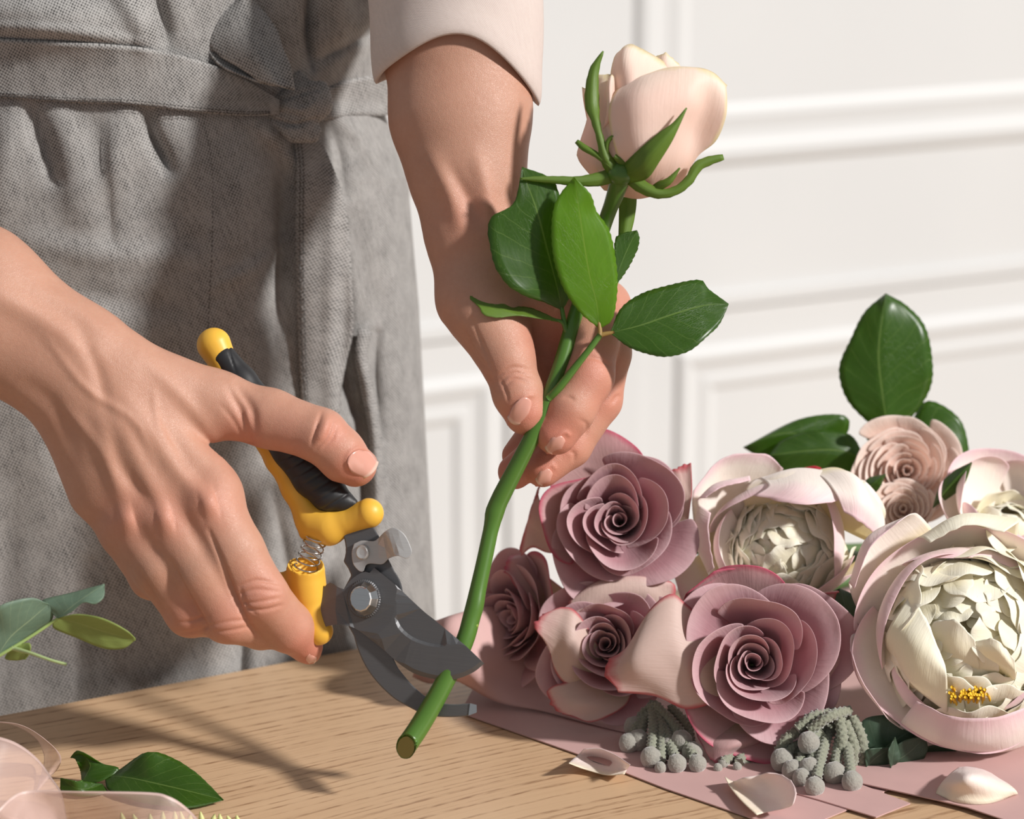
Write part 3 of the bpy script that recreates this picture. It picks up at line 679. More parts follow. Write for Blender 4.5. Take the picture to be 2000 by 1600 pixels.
o = sleeve([(700, -900, 760), (860, -640, 560), (890, -330, 260), (893, -120, 190), (893, 40, 150)], [230, 225, 190, 176, 168], hem); o['label'] = 'beige shirt sleeve rolled to the elbow'
hem2 = [(-420 + 60 * math.sin(a), 420 + 165 * math.cos(a), 60 + 150 * math.sin(a)) for a in np.linspace(0, 2 * PI, 40, endpoint=False)]
sleeve([(-320, -900, 740), (-640, -500, 640), (-760, 220, 260), (-560, 340, 150), (-420, 420, 60)], [230, 225, 210, 190, 175], hem2, seed=3)['label'] = 'beige shirt sleeve of the arm with the secateurs'
# shirt body and trousers
def wrap(name, off, y0, y1, mat):
    PHI, Y = np.meshgrid(np.linspace(0, 2 * PI, 60, endpoint=False), np.linspace(y0, y1, 24), indexing='ij'); X, Z = torso(off, PHI, Y)
    return mesh_obj(name, W(np.stack([X, Y, Z], -1).reshape(-1, 3)), gridf(*X.shape, cu=True), mat, PERSON, uv=np.stack([PHI.ravel() * .14, Y.ravel() * PX], 1))
wrap('shirt', -70, -1060, 500, M['shirt']); wrap('trousers', -70, 480, 3350, M['trouser'])
# ------------------------------------------------------------------ secateurs
from mathutils.geometry import delaunay_2d_cdt
M['steel'] = None
def m_steel(name, c, rough, brushed=True, metal=0.85):
    a = NT(name, rough=rough, metal=metal); co = a.n('ShaderNodeMapping', {'Vector': a.n('ShaderNodeTexCoord').outputs['Object'], 'Scale': (60, 60, 2400), 'Rotation': (0, 0.5, 0)}).outputs[0]
    n = a.noise(1.0, 3, co); a.set('col', a.mix(n, tuple(x * .8 for x in c[:3]) + (1,), c)); a.bump(n, 0.12 if brushed else 0.03, 0.0002); return a.m
M['steel'] = m_steel('brushed_dark_steel', srgb(106, 106, 108), 0.42, metal=0.5); M['chrome'] = m_steel('chrome', srgb(214, 214, 214), 0.16, False, 1.0); M['zinc'] = m_steel('satin_zinc', srgb(190, 190, 190), 0.42, False, 0.35)
M['yellow'] = m_plain('yellow_plastic', srgb(238, 184, 66), 0.45, sss=0.0); M['rubber'] = m_plain('black_rubber', srgb(34, 34, 36), 0.5)
def sz(x): return -0.30 * (x - 710)        # the tool is turned: its tip comes towards the viewer
def plate(outline, z0, z1, inner=(), zf=None, n=None):
    """solid plate from a pixel outline; inner: extra polylines that crease the front face; zf(x,y) front offset"""
    O = [tuple(p) for p in outline]; m = len(O); pts = [Vector(p) for p in O]; edges = [(i, (i + 1) % m) for i in range(m)]
    for pl in inner:
        k = len(pts); pts += [Vector(p) for p in pl]; edges += [(k + i, k + i + 1) for i in range(len(pl) - 1)]
    vs, es, fs, ov, oe, of = delaunay_2d_cdt(pts, edges, [list(range(m))], 1, 1e-4)
    V = [(v[0], v[1], z0 + sz(v[0]) + (zf(v[0], v[1]) if zf else 0)) for v in vs]; k = len(V)
    V += [(v[0], v[1], z1 + sz(v[0])) for v in vs]
    F = [tuple(f) for f in fs]
    cnt = {}
    for f in F:
        for a, b in zip(f, f[1:] + f[:1]): cnt[(a, b)] = 1
    B = [(a, b) for (a, b) in cnt if (b, a) not in cnt]
    F2 = [tuple(i + k for i in reversed(f)) for f in F]
    F = F + F2 + [(b, a, a + k, b + k) for a, b in B]
    return np.array(V), F
def dense(pts, n, closed=False): return [tuple(p[:2]) for p in catmull(pts, n)]
SEC = thing('secateurs', 'secateurs with yellow and black handles held open around the rose stem', 'secateurs', W1(710, 1170, 0))
cut = dense([(946, 1296), (927, 1312), (900, 1324), (875, 1329), (850, 1327), (812, 1317), (780, 1297), (750, 1270), (725, 1250), (705, 1235), (685, 1224), (657, 1220), (626, 1227)], 44)
back = [(605, 1172), (612, 1168)] + dense([(617, 1165), (628, 1153), (640, 1140), (648, 1139), (660, 1147), (672, 1151)], 10) + dense([(674, 1147), (684, 1134), (700, 1122), (712, 1117), (722, 1119)], 8) + [(731, 1109), (750, 1124)] + dense([(772, 1142), (825, 1192), (850, 1212), (910, 1262)], 12)
hollow = dense([(776, 1150), (772, 1170), (770, 1200), (777, 1226), (800, 1248), (830, 1260), (858, 1264), (884, 1259), (902, 1259)], 20)
bev = dense([(940, 1291), (922, 1305), (896, 1316), (872, 1320), (846, 1318), (812, 1308), (790, 1296)], 16)
step = [(762, 1218), (738, 1238), (728, 1247)]; step2 = [(768, 1226), (745, 1248), (738, 1256)]
tang = [(670, 1158), (655, 1190), (640, 1216)]
def bz(x, y):
    q, _ = seg_dist(np.array([[x, y, 0.0]]), hollow); h = 0.0
    inside = x > 776 and y < np.interp(x, [776, 800, 830, 858, 884, 902], [1150 + 70, 1248, 1260, 1264, 1259, 1259]) - 1
    if inside and q[0] > 4: h += 6.0
    d, _ = seg_dist(np.array([[x, y, 0.0]]), cut[:36]); h += max(0, (10 - d[0])) * 0.5
    if x < 660: h += (660 - x) * 0.34
    return h
hollow2 = [(x + 4, y - 5) for x, y in hollow[1:-1]]
# hollow2 sits just inside the hollow so its rim reads as an edge
v, f = plate(cut + back, -26, -15, [hollow, hollow2[2:-2], bev, step, step2, tang], bz)
bl = mesh_obj('cutting_blade', W(v), f, M['steel'], SEC, smooth=False); bl['label'] = 'curved pointed cutting blade'
hook_o = dense([(691, 1242), (700, 1272), (717, 1307), (740, 1337), (770, 1365), (800, 1382), (820, 1392), (845, 1399), (875, 1401), (912, 1399), (931, 1392)], 30)
hook_i = dense([(919, 1374), (887, 1376), (857, 1372), (832, 1361), (807, 1340), (787, 1317), (775, 1300), (764, 1270), (764, 1230), (776, 1190)], 30)
boss = [(711 + 76 * math.cos(a), 1162 + 74 * math.sin(a)) for a in np.radians(np.linspace(10, -38, 8))]
neck = [(760, 1095), (748, 1070), (740, 1047), (731, 1032), (716, 1018), (690, 1030), (670, 1044)] + dense([(672, 1052), (675, 1066), (675, 1082), (671, 1097)], 6) + [(680, 1110), (686, 1124), (672, 1150), (668, 1180), (676, 1215)]
v, f = plate(hook_o + [(931, 1377)] + hook_i + boss + neck, -12, 14)
hk = mesh_obj('hooked_blade', W(v), f, M['steel'], SEC, smooth=False); mods(hk, bev=0.0006); hk['label'] = 'hooked counter blade'
v, f = plate([(918, 1374), (931, 1377), (931, 1392), (915, 1398)], -13.5, 12); mesh_obj('ground_tip', W(v), f, M['chrome'], hk, smooth=False)
# pivot bolt: knurled ring, bevelled nut, flat top (axis leans to the left)
def bolt(cx, cy, r, zc, prof, seg, mat, name, par, knurl=0, fx=0.86):
    V = []
    for (rr_, h) in prof:
        for k in range(seg):
            a = 2 * PI * k / seg; q = r * rr_ * (1 + (knurl * (k % 2)))
            V.append((cx + q * fx * math.cos(a) - 0.42 * h, cy + q * math.sin(a), zc + sz(cx) - h - 0.26 * q * math.cos(a)))
    F = [tuple(x)[::-1] for x in gridf(len(prof), seg, cv=True)]; F.append(tuple((len(prof) - 1) * seg + k for k in range(seg)))
    return mesh_obj(name, W(V), F, mat, par, smooth=False)
bt = bolt(713, 1170, 37, -22, [(1, -2), (1, 6), (0.93, 9), (0.90, 9)], 96, M['steel'], 'knurled_ring', SEC, 0.035)
bolt(713, 1170, 33.5, -30, [(1, 0), (1.0, 6), (0.94, 9), (0.74, 20), (0.68, 22), (0.5, 22), (0.02, 22.4)], 12, M['chrome'], 'pivot_bolt', SEC); bolt(704, 1168, 23, -51, [(1, 0), (0.97, 2.2), (0.85, 2.8), (0.02, 3.0)], 40, M['zinc'], 'bolt_cap', bt)
# locking latch with its thumb tab
lat = dense([(692, 1062), (707, 1056), (730, 1057), (740, 1050), (750, 1040), (765, 1031), (777, 1034), (792, 1047), (804, 1075), (801, 1087), (792, 1091), (777, 1086), (760, 1091), (747, 1102), (725, 1101), (715, 1104), (710, 1116), (702, 1116), (690, 1102), (687, 1080), (691, 1064)], 70)
lz = lambda x, y: -26 * (1 / (1 + math.exp(-((x - 0.45 * (y - 1060)) - 754) / 3.2))) + max(0, (x - 778)) * 0.25
v, f = plate(lat, -24, -16, [[(748, 1048), (752, 1070), (756, 1090)], [(754, 1043), (758, 1066), (763, 1086)], [(759, 1040), (764, 1060), (770, 1082)], [(766, 1042), (773, 1062), (779, 1080)], [(780, 1048), (790, 1078)], [(700, 1070), (716, 1066), (738, 1064)], [(698, 1095), (716, 1092), (740, 1090)]], lz)
la = mesh_obj('locking_latch', W(v), f, M['zinc'], SEC, smooth=False); mods(la, bev=0.0005)
bolt(709, 1079, 15, -24, [(1, -2), (1, 3), (0.8, 6), (0.4, 5), (0.02, 5)], 30, M['zinc'], 'latch_rivet', la)
# handles
def blob(name, build, lo, hi, mat, par, st=2.6, post=None):
    Fd = Field(lo, hi, st); build(Fd); V, F_ = Fd.mesh(); V = smooth(V, F_, 2)
    if post: post(V, vnormals(V, F_))
    return mesh_obj(name, W(V), F_, mat, par)
def up(h, pts, k=12, fz=1.0): h.chain([(x, y, z + sz(x), r) for x, y, z, r in pts], k, fz)
def b1(h):
    up(h, [(418, 674, 0, 34), (440, 716, 0, 26), (500, 830, 6, 24), (541, 900, 6, 21), (575, 955, 6, 24), (606, 1010, 2, 29)], 14)
    up(h, [(600, 1015, 0, 18), (640, 1026, 0, 30), (684, 1016, -2, 22), (716, 1004, -6, 23), (722, 1002, -8, 26)], 22)
    up(h, [(612, 1030, 0, 26), (644, 1036, 0, 28)], 16); up(h, [(592, 1008, 0, 8), (597, 1042, 2, 13)], 6)
hu = blob('upper_handle', b1, (360, 610, -70), (780, 1090, 150), M['yellow'], SEC); hu['label'] = 'yellow plastic upper handle with round end and finger guard'
def b2(h):
    up(h, [(436, 700, -4, 27), (470, 745, 0, 31), (520, 812, 0, 36), (570, 878, -6, 38), (612, 932, -10, 40), (644, 966, -10, 35), (672, 980, -10, 20), (690, 984, -10, 10)], 10)
def grooves(V, N):
    for k in range(7):
        t = k / 6; cx, cy = 574 + 84 * t, 890 + 92 * t; crease(V, N, [(cx - 30, cy + 14), (cx - 6, cy), (cx + 26, cy - 20)], 2.6, 3.0)
    crease(V, N, [(446, 672), (452, 700), (462, 730)], 2, 2)
gr = blob('rubber_grip', b2, (380, 640, -90), (740, 1040, 150), M['rubber'], hu, post=grooves); gr['label'] = 'ribbed black rubber grip'
def b3(h):
    up(h, [(598, 1128, -6, 36), (602, 1158, 0, 33), (609, 1205, 6, 28), (622, 1232, 2, 29)], 16); up(h, [(598, 1130, -6, 33), (550, 1150, 36, 27), (450, 1120, 44, 25), (360, 1010, 30, 24)], 16)
    z = sz(597); h.cone((597, 1106, z - 16), (597, 1110, z - 16), 36, 38, 4, 0.9)
    h.cone((597, 1060, z - 46), (597, 1084, z - 30), 60, 40, 3, 1, carve=True); h.cone((595, 1090, z - 24), (597, 1104, z - 12), 26, 24, 3, 1, carve=True)
hl = blob('lower_handle', b3, (250, 800, -110), (680, 1290, 230), M['yellow'], SEC); hl['label'] = 'yellow plastic lower handle with spring socket'
n = 150; P = []
a0 = np.array([620, 1046, sz(620) - 4]); a1 = np.array([596, 1112, sz(596) - 14]); ax = (a1 - a0); L = np.linalg.norm(ax); ax /= L
e1 = np.cross(ax, [0, 0, 1.0]); e1 /= np.linalg.norm(e1); e2 = np.cross(ax, e1); e2 = (e2 + 0.42 * ax)
for i in range(n):
    t = i / (n - 1); an = 2 * PI * 5.6 * t; r = 21 + 2 * t; P.append(a0 + ax * L * t + r * (math.cos(an) * e1 + math.sin(an) * e2))
v, f = tube(P, [1.9], 8); mesh_obj('coil_spring', W(v), f, M['chrome'], SEC)
# ------------------------------------------------------------------ leaves and petals
def m_leaf(name, top, under, vein, rough=0.32, transl=0.35, tcol=None):
    a = NT(name, rough=rough, spec=0.5); uv = a.n('ShaderNodeTexCoord').outputs['UV']; s = a.n('ShaderNodeSeparateXYZ', {'Vector': uv}); t, c = s.outputs[0], s.outputs[1]
    ac = a.math('ABSOLUTE', c); mid = a.math('LESS_THAN', ac, 0.022)
    ph = a.math('SUBTRACT', a.math('MULTIPLY', t, 9.0), a.math('MULTIPLY', a.math('POWER', ac, 0.8), 2.6)); ph = a.math('ADD', ph, a.math('MULTIPLY', a.noise(3, 1, uv), 0.5))
    sd_ = a.math('LESS_THAN', a.math('ABSOLUTE', a.math('SUBTRACT', a.math('FRACT', ph), 0.5)), 0.022)
    net = a.n('ShaderNodeTexVoronoi', {'Vector': uv, 'Scale': 24.0}, feature='DISTANCE_TO_EDGE').outputs['Distance']; netm = a.math('LESS_THAN', net, 0.03)
    vn = a.math('MAXIMUM', mid, a.math('MAXIMUM', a.math('MULTIPLY', sd_, 0.6), a.math('MULTIPLY', netm, 0.22)))
    n = a.noise(6, 3, uv); bc = a.mix(n, top, tuple(x * .72 for x in top[:3]) + (1,)); bf = a.n('ShaderNodeNewGeometry').outputs['Backfacing']
    bc = a.mix(bf, bc, under); bc = a.mix(a.math('MULTIPLY', vn, 0.4), bc, vein); a.set('col', bc)
    a.bump(a.math('SUBTRACT', a.math('MULTIPLY', n, 0.6), a.math('MULTIPLY', vn, 0.5)), 0.35, 0.0006)
    tc = a.mix(a.math('MULTIPLY', vn, 0.5), tcol or (0.30, 0.52, 0.05, 1), vein); a.translucent(tc, transl); return a.m
M['leaf'] = m_leaf('rose_leaf', srgb(58, 92, 26), srgb(96, 128, 66), srgb(150, 176, 96)); M['leaf_backlight_tint'] = m_leaf('backlight_tinted_rose_leaf', srgb(104, 150, 34), srgb(110, 156, 40), srgb(160, 184, 84), transl=0.5, tcol=(0.46, 0.70, 0.05, 1))  # second leaf material: glow of light from behind is painted into its brighter colour
M['euca'] = m_leaf('eucalyptus_leaf', srgb(112, 136, 118), srgb(146, 164, 108), srgb(190, 204, 160), 0.5, 0.25, (0.45, 0.58, 0.2, 1)); M['euca_dark'] = m_leaf('dark_eucalyptus_leaf', srgb(62, 84, 66), srgb(96, 118, 92), srgb(120, 140, 112), 0.5, 0.15)
M['stem'] = m_plain('green_stem', srgb(78, 116, 42), 0.35); M['sepal'] = m_leaf('sepal', srgb(112, 142, 52), srgb(118, 148, 56), srgb(132, 160, 72), 0.45, 0.3)
def leaf(name, mid, left, right, mat, parent=None, nu=44, nv=6, serr=1.6, fold=0.0, ripple=0.0, seed=0, thick=0.0003, space=W, teeth=16):
    """leaf from its midrib and two edges (pixel frame or metres), base first; edges are toothed"""
    Mi, Le, Ri = catmull(mid, nu), catmull(left, nu), catmull(right, nu); V = np.zeros((nu, 2 * nv + 1, 3)); uv = np.zeros((nu, 2 * nv + 1, 2)); rs = np.random.RandomState(seed)
    for i in range(nu):
        t = i / (nu - 1); saw = ((t * teeth) % 1.0) * math.sin(PI * t) ** .3 if serr else 0
        for j in range(-nv, nv + 1):
            s = abs(j) / nv; E_ = Le[i] if j < 0 else Ri[i]; d = E_ - Mi[i]; L = np.linalg.norm(d) + 1e-9
            p = Mi[i] + d * s + (d / L * saw * serr if s == 1 and serr else 0)
            p = p + np.array([0, 0, -fold * s * (1 - 0 * s) * min(1, L / 20) + ripple * s * math.sin(9 * t + seed + (0 if j < 0 else 2)) + ripple * .35 * math.sin(t * 28 - s * 5 + seed) * s])
            V[i, j + nv] = p; uv[i, j + nv] = (t, j / nv)
    o = mesh_obj(name, space(V.reshape(-1, 3)), gridf(nu, 2 * nv + 1)[:, ::-1], mat, parent, uv=uv.reshape(-1, 2)); mods(o, solid=thick, off=0); return o
def z3(pts, z): 
    zz = np.interp(np.linspace(0, 1, len(pts)), np.linspace(0, 1, len(np.atleast_1d(z))), np.atleast_1d(z)); return [(p[0], p[1], q) for p, q in zip(pts, zz)]
def m_petal(name, face, edge, base, transl=0.35, rim=None, tc=None, rough=0.5, rimw=0.985):
    """petal: face colour, paler edge, yellowish foot; u = across, v = from foot to rim"""
    a = NT(name, rough=rough, sheen=0.25, spec=0.25); uv = a.n('ShaderNodeTexCoord').outputs['UV']; s = a.n('ShaderNodeSeparateXYZ', {'Vector': uv}); u, v = s.outputs[0], s.outputs[1]
    vein = a.n('ShaderNodeTexNoise', {'Vector': a.n('ShaderNodeMapping', {'Vector': uv, 'Scale': (26, 1.6, 1)}).outputs[0], 'Scale': 1.0, 'Detail': 3.0}).outputs['Fac']
    v2 = a.math('ADD', v, a.math('MULTIPLY', a.math('SUBTRACT', a.noise(3.0, 2, uv), 0.5), 0.22))
    c = a.ramp(v2, [(0.02, base), (0.38, face), (0.72, face), (0.98, edge)])
    c = a.mix(a.math('MULTIPLY', vein, 0.16), c, tuple(x * .86 for x in face[:3]) + (1,))
    if rim: 
        e = a.math('MAXIMUM', v, a.math('ABSOLUTE', u)); e = a.math('ADD', e, a.math('MULTIPLY', a.math('SUBTRACT', a.noise(5.0, 2, uv), 0.5), 0.10)); c = a.mix(a.ramp(e, [(rimw - 0.09, (0, 0, 0)), (rimw, (1, 1, 1))]), c, rim)
    a.set('col', c); a.bump(a.math('ADD', a.math('MULTIPLY', vein, 0.5), a.math('MULTIPLY', a.noise(3.5, 4, uv), 1.6)), 0.30, 0.0009); a.translucent(tc or a.mix(0.5, c, face), transl); return a.m
def patch(name, rows, mat, parent, nu=26, nv=26, thick=0.00035, wob=0.0, seed=0, space=W, edge=0.0, flip=False):
    """smooth sheet through rows of control points; rows run from foot (v=0) to rim (v=1)"""
    R = [catmull(r, nu) for r in rows]; V = np.zeros((nu, nv, 3))
    for i in range(nu): V[i] = catmull([r[i] for r in R], nv)
    uu, vv = np.meshgrid(np.linspace(-1, 1, nu), np.linspace(0, 1, nv), indexing='ij')
    if wob: V[..., 2] += wob * vnoise(uu * 1.7, vv * 1.7, seed) * vv
    if edge:
        d = V[:, -1] - V[:, -2]; d /= np.linalg.norm(d, axis=1)[:, None] + 1e-9; k = vnoise(uu[:, 0] * 7, uu[:, 0] * 0 + seed, seed + 1)
        V[:, -1] += d * (edge * k)[:, None]
    f = gridf(nu, nv); o = mesh_obj(name, space(V.reshape(-1, 3)), f if flip else f[:, ::-1], mat, parent, uv=np.stack([uu.ravel(), vv.ravel()], 1))
    mods(o, solid=thick, off=0); return o

# ------------------------------------------------------------------ the cream rose in the hand
ROSE = thing('cream_rose', 'long-stemmed cream pink rose held upright between thumb and fingers', 'rose', W1(792, 1462, -84))
stem_pts = [(793, 1458, -84), (822, 1415, -72), (862, 1345, -62), (905, 1258, -50), (922, 1200, -40), (945, 1100, -24), (960, 1030, -14), (972, 985, -14), (1010, 910, -26), (1042, 848, -36), (1068, 790, -36), (1095, 715, -24), (1118, 635, -10), (1146, 550, 0), (1180, 440, -8), (1200, 385, -38), (1213, 346, -66)]
sr_ = [20.5, 20, 19, 18, 17, 15.5, 15, 18, 16.5, 16, 15.5, 15.5, 15, 14.5, 14, 15, 20]
SP = catmull(stem_pts, 110)
v, f = tube(SP, sr_, 20, prof=lambda i, a: 1 + 0.012 * math.sin(7 * a + i * .2) + (0.16 * math.exp(-((i - 28) / 2.0) ** 2) * max(0, math.cos(a - 2.4))) + 0.12 * math.exp(-((i - 44.5) / 1.5) ** 2))
v[len(v) - 2 - 110 * 20 if False else 0:20, 1] += (v[:20, 0] - 793) * 0.0
# slanted cut
for k in range(20): q_ = v[k, 2] + 84; v[k, 1] += 0.9 * q_; v[k, 0] += -0.35 * q_
st_o = mesh_obj('stem', W(v), f, M['stem'], ROSE)
cutc = v[:20].mean(0); cv = [cutc] + [cutc + (v[k] - cutc) * 0.86 for k in range(20)]; cv = [np.array(c) + [-0.4, 2.0, -2.0] for c in cv]
mesh_obj('cut_face', W(cv), [(0, 1 + k, 1 + (k + 1) % 20) for k in range(20)], m_plain('cut_pith', srgb(128, 122, 66), 0.6), st_o, smooth=False)
ng = m_plain('node_green', srgb(132, 152, 60), 0.5)
for c, r, s_ in (((928, 1222, -48), 7, (1, .8, 1)), ((960, 990, -20), 6, (.9, 1.2, 1))):
    v, f = ballm(c, r, 6, s_); mesh_obj('stem_node', W(v), f, ng, st_o)
v, f = tube([(1072, 778, -46), (1088, 762, -54), (1120, 722, -60), (1150, 684, -62), (1172, 654, -60)], [8.5, 8, 6.5, 6], 10, 20); mesh_obj('leaf_stalk', W(v), f, M['stem'], ROSE)
v, f = tube([(1172, 655, -60), (1171, 640, -60), (1168, 615, -58)], [5, 3.5], 8, 8); v2, f2 = tube([(1172, 655, -60), (1184, 652, -60), (1200, 649, -60)], [5, 3.5], 8, 8); v, f = join((v, f), (v2, f2)); mesh_obj('leaf_stalk', W(v), f, m_plain('reddish_stalk', srgb(150, 120, 62), 0.5), ROSE)
v, f = tube([(1112, 660, -16), (1104, 640, -22), (1098, 606, -24), (1092, 570, -22)], [6, 4.5, 3.5], 8, 12); v2, f2 = tube([(1104, 640, -22), (1096, 628, -28), (1076, 624, -30)], [4, 3], 8, 8); v, f = join((v, f), (v2, f2)); mesh_obj('leaf_stalk', W(v), f, M['stem'], ROSE)
o = leaf('leaf', z3([(1171, 642), (1165, 590), (1152, 540), (1140, 470), (1128, 390), (1121, 346)], [-60, -76, -96, -110]), z3([(1171, 642), (1135, 612), (1105, 570), (1086, 520), (1079, 470), (1080, 425), (1090, 388), (1121, 346)], [-60, -90, -110, -100]),
     z3([(1171, 642), (1196, 622), (1205, 560), (1200, 500), (1188, 450), (1163, 412), (1152, 380), (1121, 346)], [-60, -66, -80, -110]), M['leaf_backlight_tint'], ROSE, serr=3.2, teeth=22, seed=1, ripple=1.5); o['label'] = 'bright yellow-green leaf, backlight put into its colour'
o = leaf('leaf', z3([(1098, 606), (1088, 560), (1070, 490), (1050, 415), (1030, 360), (1020, 326)], [-24, -60, -84, -70]), z3([(1098, 606), (1062, 590), (1020, 575), (985, 548), (962, 500), (957, 430), (1004, 396), (1020, 326)], [-24, -80, -104, -90, -70]),
     z3([(1098, 606), (1114, 570), (1112, 500), (1110, 440), (1092, 385), (1076, 350), (1020, 326)], [-24, -50, -64, -70]), M['leaf'], ROSE, serr=2.6, teeth=18, seed=2, ripple=2); o['label'] = 'dark green leaf behind the bright one'
leaf('leaf', z3([(1200, 560), (1212, 520), (1226, 486), (1244, 450)], [10, 20]), z3([(1200, 560), (1200, 500), (1206, 462), (1244, 450)], [10, 14, 24]), z3([(1200, 560), (1222, 530), (1242, 492), (1248, 466), (1244, 450)], [10, 26, 24]), M['leaf'], ROSE, serr=2.4, teeth=10, seed=3)
o = leaf('leaf', z3([(1192, 650), (1250, 636), (1320, 612), (1380, 596), (1423, 594)], [-60, -60, -50, -36, -30]), z3([(1192, 650), (1212, 604), (1250, 576), (1300, 560), (1365, 548), (1384, 566), (1423, 594)], [-60, -40, -30, -6, -26]),
     z3([(1192, 650), (1225, 676), (1262, 690), (1300, 696), (1345, 685), (1382, 655), (1405, 632), (1423, 594)], [-60, -84, -92, -70, -30]), M['leaf'], ROSE, serr=2.6, teeth=22, seed=4, ripple=2.5); o['label'] = 'glossy green leaf spread to the right'
leaf('leaf', z3([(1096, 628), (1050, 622), (1000, 612), (958, 592), (918, 580)], [-30, -44, -56, -50, -44]), z3([(1096, 628), (1040, 603), (1002, 597), (980, 580), (955, 590), (918, 578)], [-30, -20, -26, -36, -44]),
     z3([(1096, 628), (1020, 617), (972, 620), (945, 614), (936, 600), (918, 584)], [-30, -66, -70, -44]), M['sepal'], ROSE, serr=1.5, teeth=12, seed=5)
M['cream'] = m_petal('cream_rose_petal', srgb(250, 226, 214), srgb(253, 243, 230), srgb(244, 206, 188), 0.38, tc=srgb(255, 232, 216), rim=srgb(236, 226, 176), rimw=1.03)
BL = M['cream']
def egg(name, c, r, mat, parent, n=22, tw=0.0):
    v, f = ballm((0, 0, 0), 1, n); v = v * r + c; uv = np.stack([v[:, 0] * 0, (c[1] + r[1] - v[:, 1]) / (2 * r[1])], 1); return mesh_obj(name, W(v), f, mat, parent, uv=uv)
egg('petal', np.array([1243, 262, 6]), np.array([92, 112, 92]), BL, ROSE)
# back tall petal, tip behind, left petals, lower petals, large front petal with flared right side
patch('petal', [[(1190, 300, 10), (1245, 330, -20), (1300, 300, 10)], [(1190, 220, -30), (1240, 215, -74), (1300, 210, -20)], [(1192, 150, -34), (1236, 150, -70), (1308, 165, -14)], [(1200, 112, -20), (1230, 108, -46), (1306, 146, -6)], [(1208, 102, -8), (1232, 87, -26), (1290, 116, 0), (1310, 133, 6)]], BL, ROSE, edge=1.5, seed=1)
patch('petal', [[(1250, 220, 20), (1300, 210, 10), (1340, 220, 30)], [(1270, 150, 10), (1302, 140, 0), (1336, 150, 20)], [(1282, 110, 14), (1300, 104, 6), (1314, 114, 12), (1330, 130, 24)]], BL, ROSE, edge=3, seed=2)
patch('petal', [[(1180, 372, 0), (1220, 380, -10), (1262, 384, 10)], [(1131, 314, 10), (1165, 330, -40), (1226, 330, -78)], [(1131, 285, 16), (1160, 270, -48), (1200, 270, -84)], [(1147, 232, 16), (1168, 222, -44), (1190, 232, -66)], [(1152, 186, 10), (1166, 180, -36), (1194, 186, -56)], [(1160, 156, 6), (1172, 146, -26), (1198, 146, -40)]], BL, ROSE, edge=1.5, seed=3)
patch('petal', [[(1178, 252, -78), (1190, 240, -80), (1198, 236, -70)], [(1186, 215, -76), (1192, 205, -82), (1200, 205, -66)], [(1184, 175, -66), (1192, 165, -72), (1200, 168, -56)], [(1190, 150, -54), (1195, 146, -56), (1199, 150, -48)]], BL, ROSE, 14, 20, edge=1)
patch('petal', [[(1150, 250, 34), (1160, 245, 20)], [(1140, 200, 30), (1160, 196, 14)], [(1137, 170, 24), (1145, 172, 20), (1166, 160, 10)]], BL, ROSE, 12, 16)
patch('petal', [[(1215, 384, 0), (1250, 388, -4), (1300, 376, 6)], [(1176, 352, -40), (1250, 360, -66), (1330, 350, -10)], [(1160, 300, -40), (1230, 310, -92), (1345, 300, -30)], [(1170, 250, -56), (1230, 240, -96), (1350, 250, -40)], [(1184, 238, -64), (1240, 225, -90), (1340, 220, -46)]], BL, ROSE, seed=5)
fp = patch('petal', [[(1222, 345, -52), (1262, 372, -50), (1300, 378, -34), (1330, 362, -10)], [(1204, 300, -94), (1262, 310, -112), (1320, 318, -78), (1347, 322, -44), (1362, 306, -40)],
     [(1190, 240, -92), (1250, 236, -128), (1325, 244, -106), (1356, 262, -60), (1398, 276, -60)], [(1191, 205, -84), (1250, 190, -124), (1340, 200, -112), (1376, 210, -76), (1417, 232, -74)],
     [(1202, 180, -72), (1262, 158, -104), (1340, 158, -104), (1386, 168, -84), (1420, 196, -74)], [(1214, 171, -58), (1262, 146, -76), (1330, 134, -84), (1385, 142, -80), (1418, 170, -70)],
     [(1216, 173, -50), (1258, 148, -66), (1314, 131, -74), (1383, 137, -74), (1420, 167, -66)]], BL, ROSE, 40, 40, edge=1.4, seed=6, wob=5)
mods(fp, sub=0)
# calyx and sepals
v, f = ballm((0, 0, 0), 1, 12); v = v * [29, 24, 26] + [1214, 338, -70]; mesh_obj('calyx', W(v), f, M['stem'], ROSE)
def sepal(mid, zs, wd, seed=0, serr=0.6, mat=None):
    P = np.array(z3(mid, zs)); m = len(P); tn = np.gradient(P[:, :2], axis=0); tn /= np.linalg.norm(tn, axis=1)[:, None]; nn = np.stack([-tn[:, 1], tn[:, 0]], 1); wv = np.interp(np.linspace(0, 1, m), np.linspace(0, 1, len(wd)), wd)
    L = P.copy(); R = P.copy(); L[:, :2] -= nn * wv[:, None]; R[:, :2] += nn * wv[:, None]; L[:, 2] += wv * .6; R[:, 2] += wv * .6
    return leaf('sepal', P, L, R, mat or M['sepal'], ROSE, 30, 3, serr=serr, teeth=9, seed=seed, thick=0.0005)
sepal([(1206, 338), (1184, 310), (1172, 270), (1163, 235), (1156, 200), (1160, 140), (1178, 100)], [-84, -92, -92, -76, -64, -58], [16, 11, 6, 8, 13, 9, 1], 1, 2.0)
sepal([(1222, 342), (1248, 328), (1272, 300), (1300, 268), (1320, 244), (1341, 211)], [-88, -122, -140, -144, -140, -132], [18, 26, 22, 15, 7, 1], 2, 0)
sepal([(1232, 348), (1256, 366), (1285, 378), (1316, 374), (1344, 354), (1362, 326), (1386, 314), (1413, 307)], [-78, -84, -84, -82, -76, -70], [13, 12, 9, 8, 8, 9, 8, 5], 3, 2.2)
sepal([(1270, 372), (1290, 362), (1308, 352), (1328, 328)], [-70, -92, -90], [5, 8, 6, 1], 4)
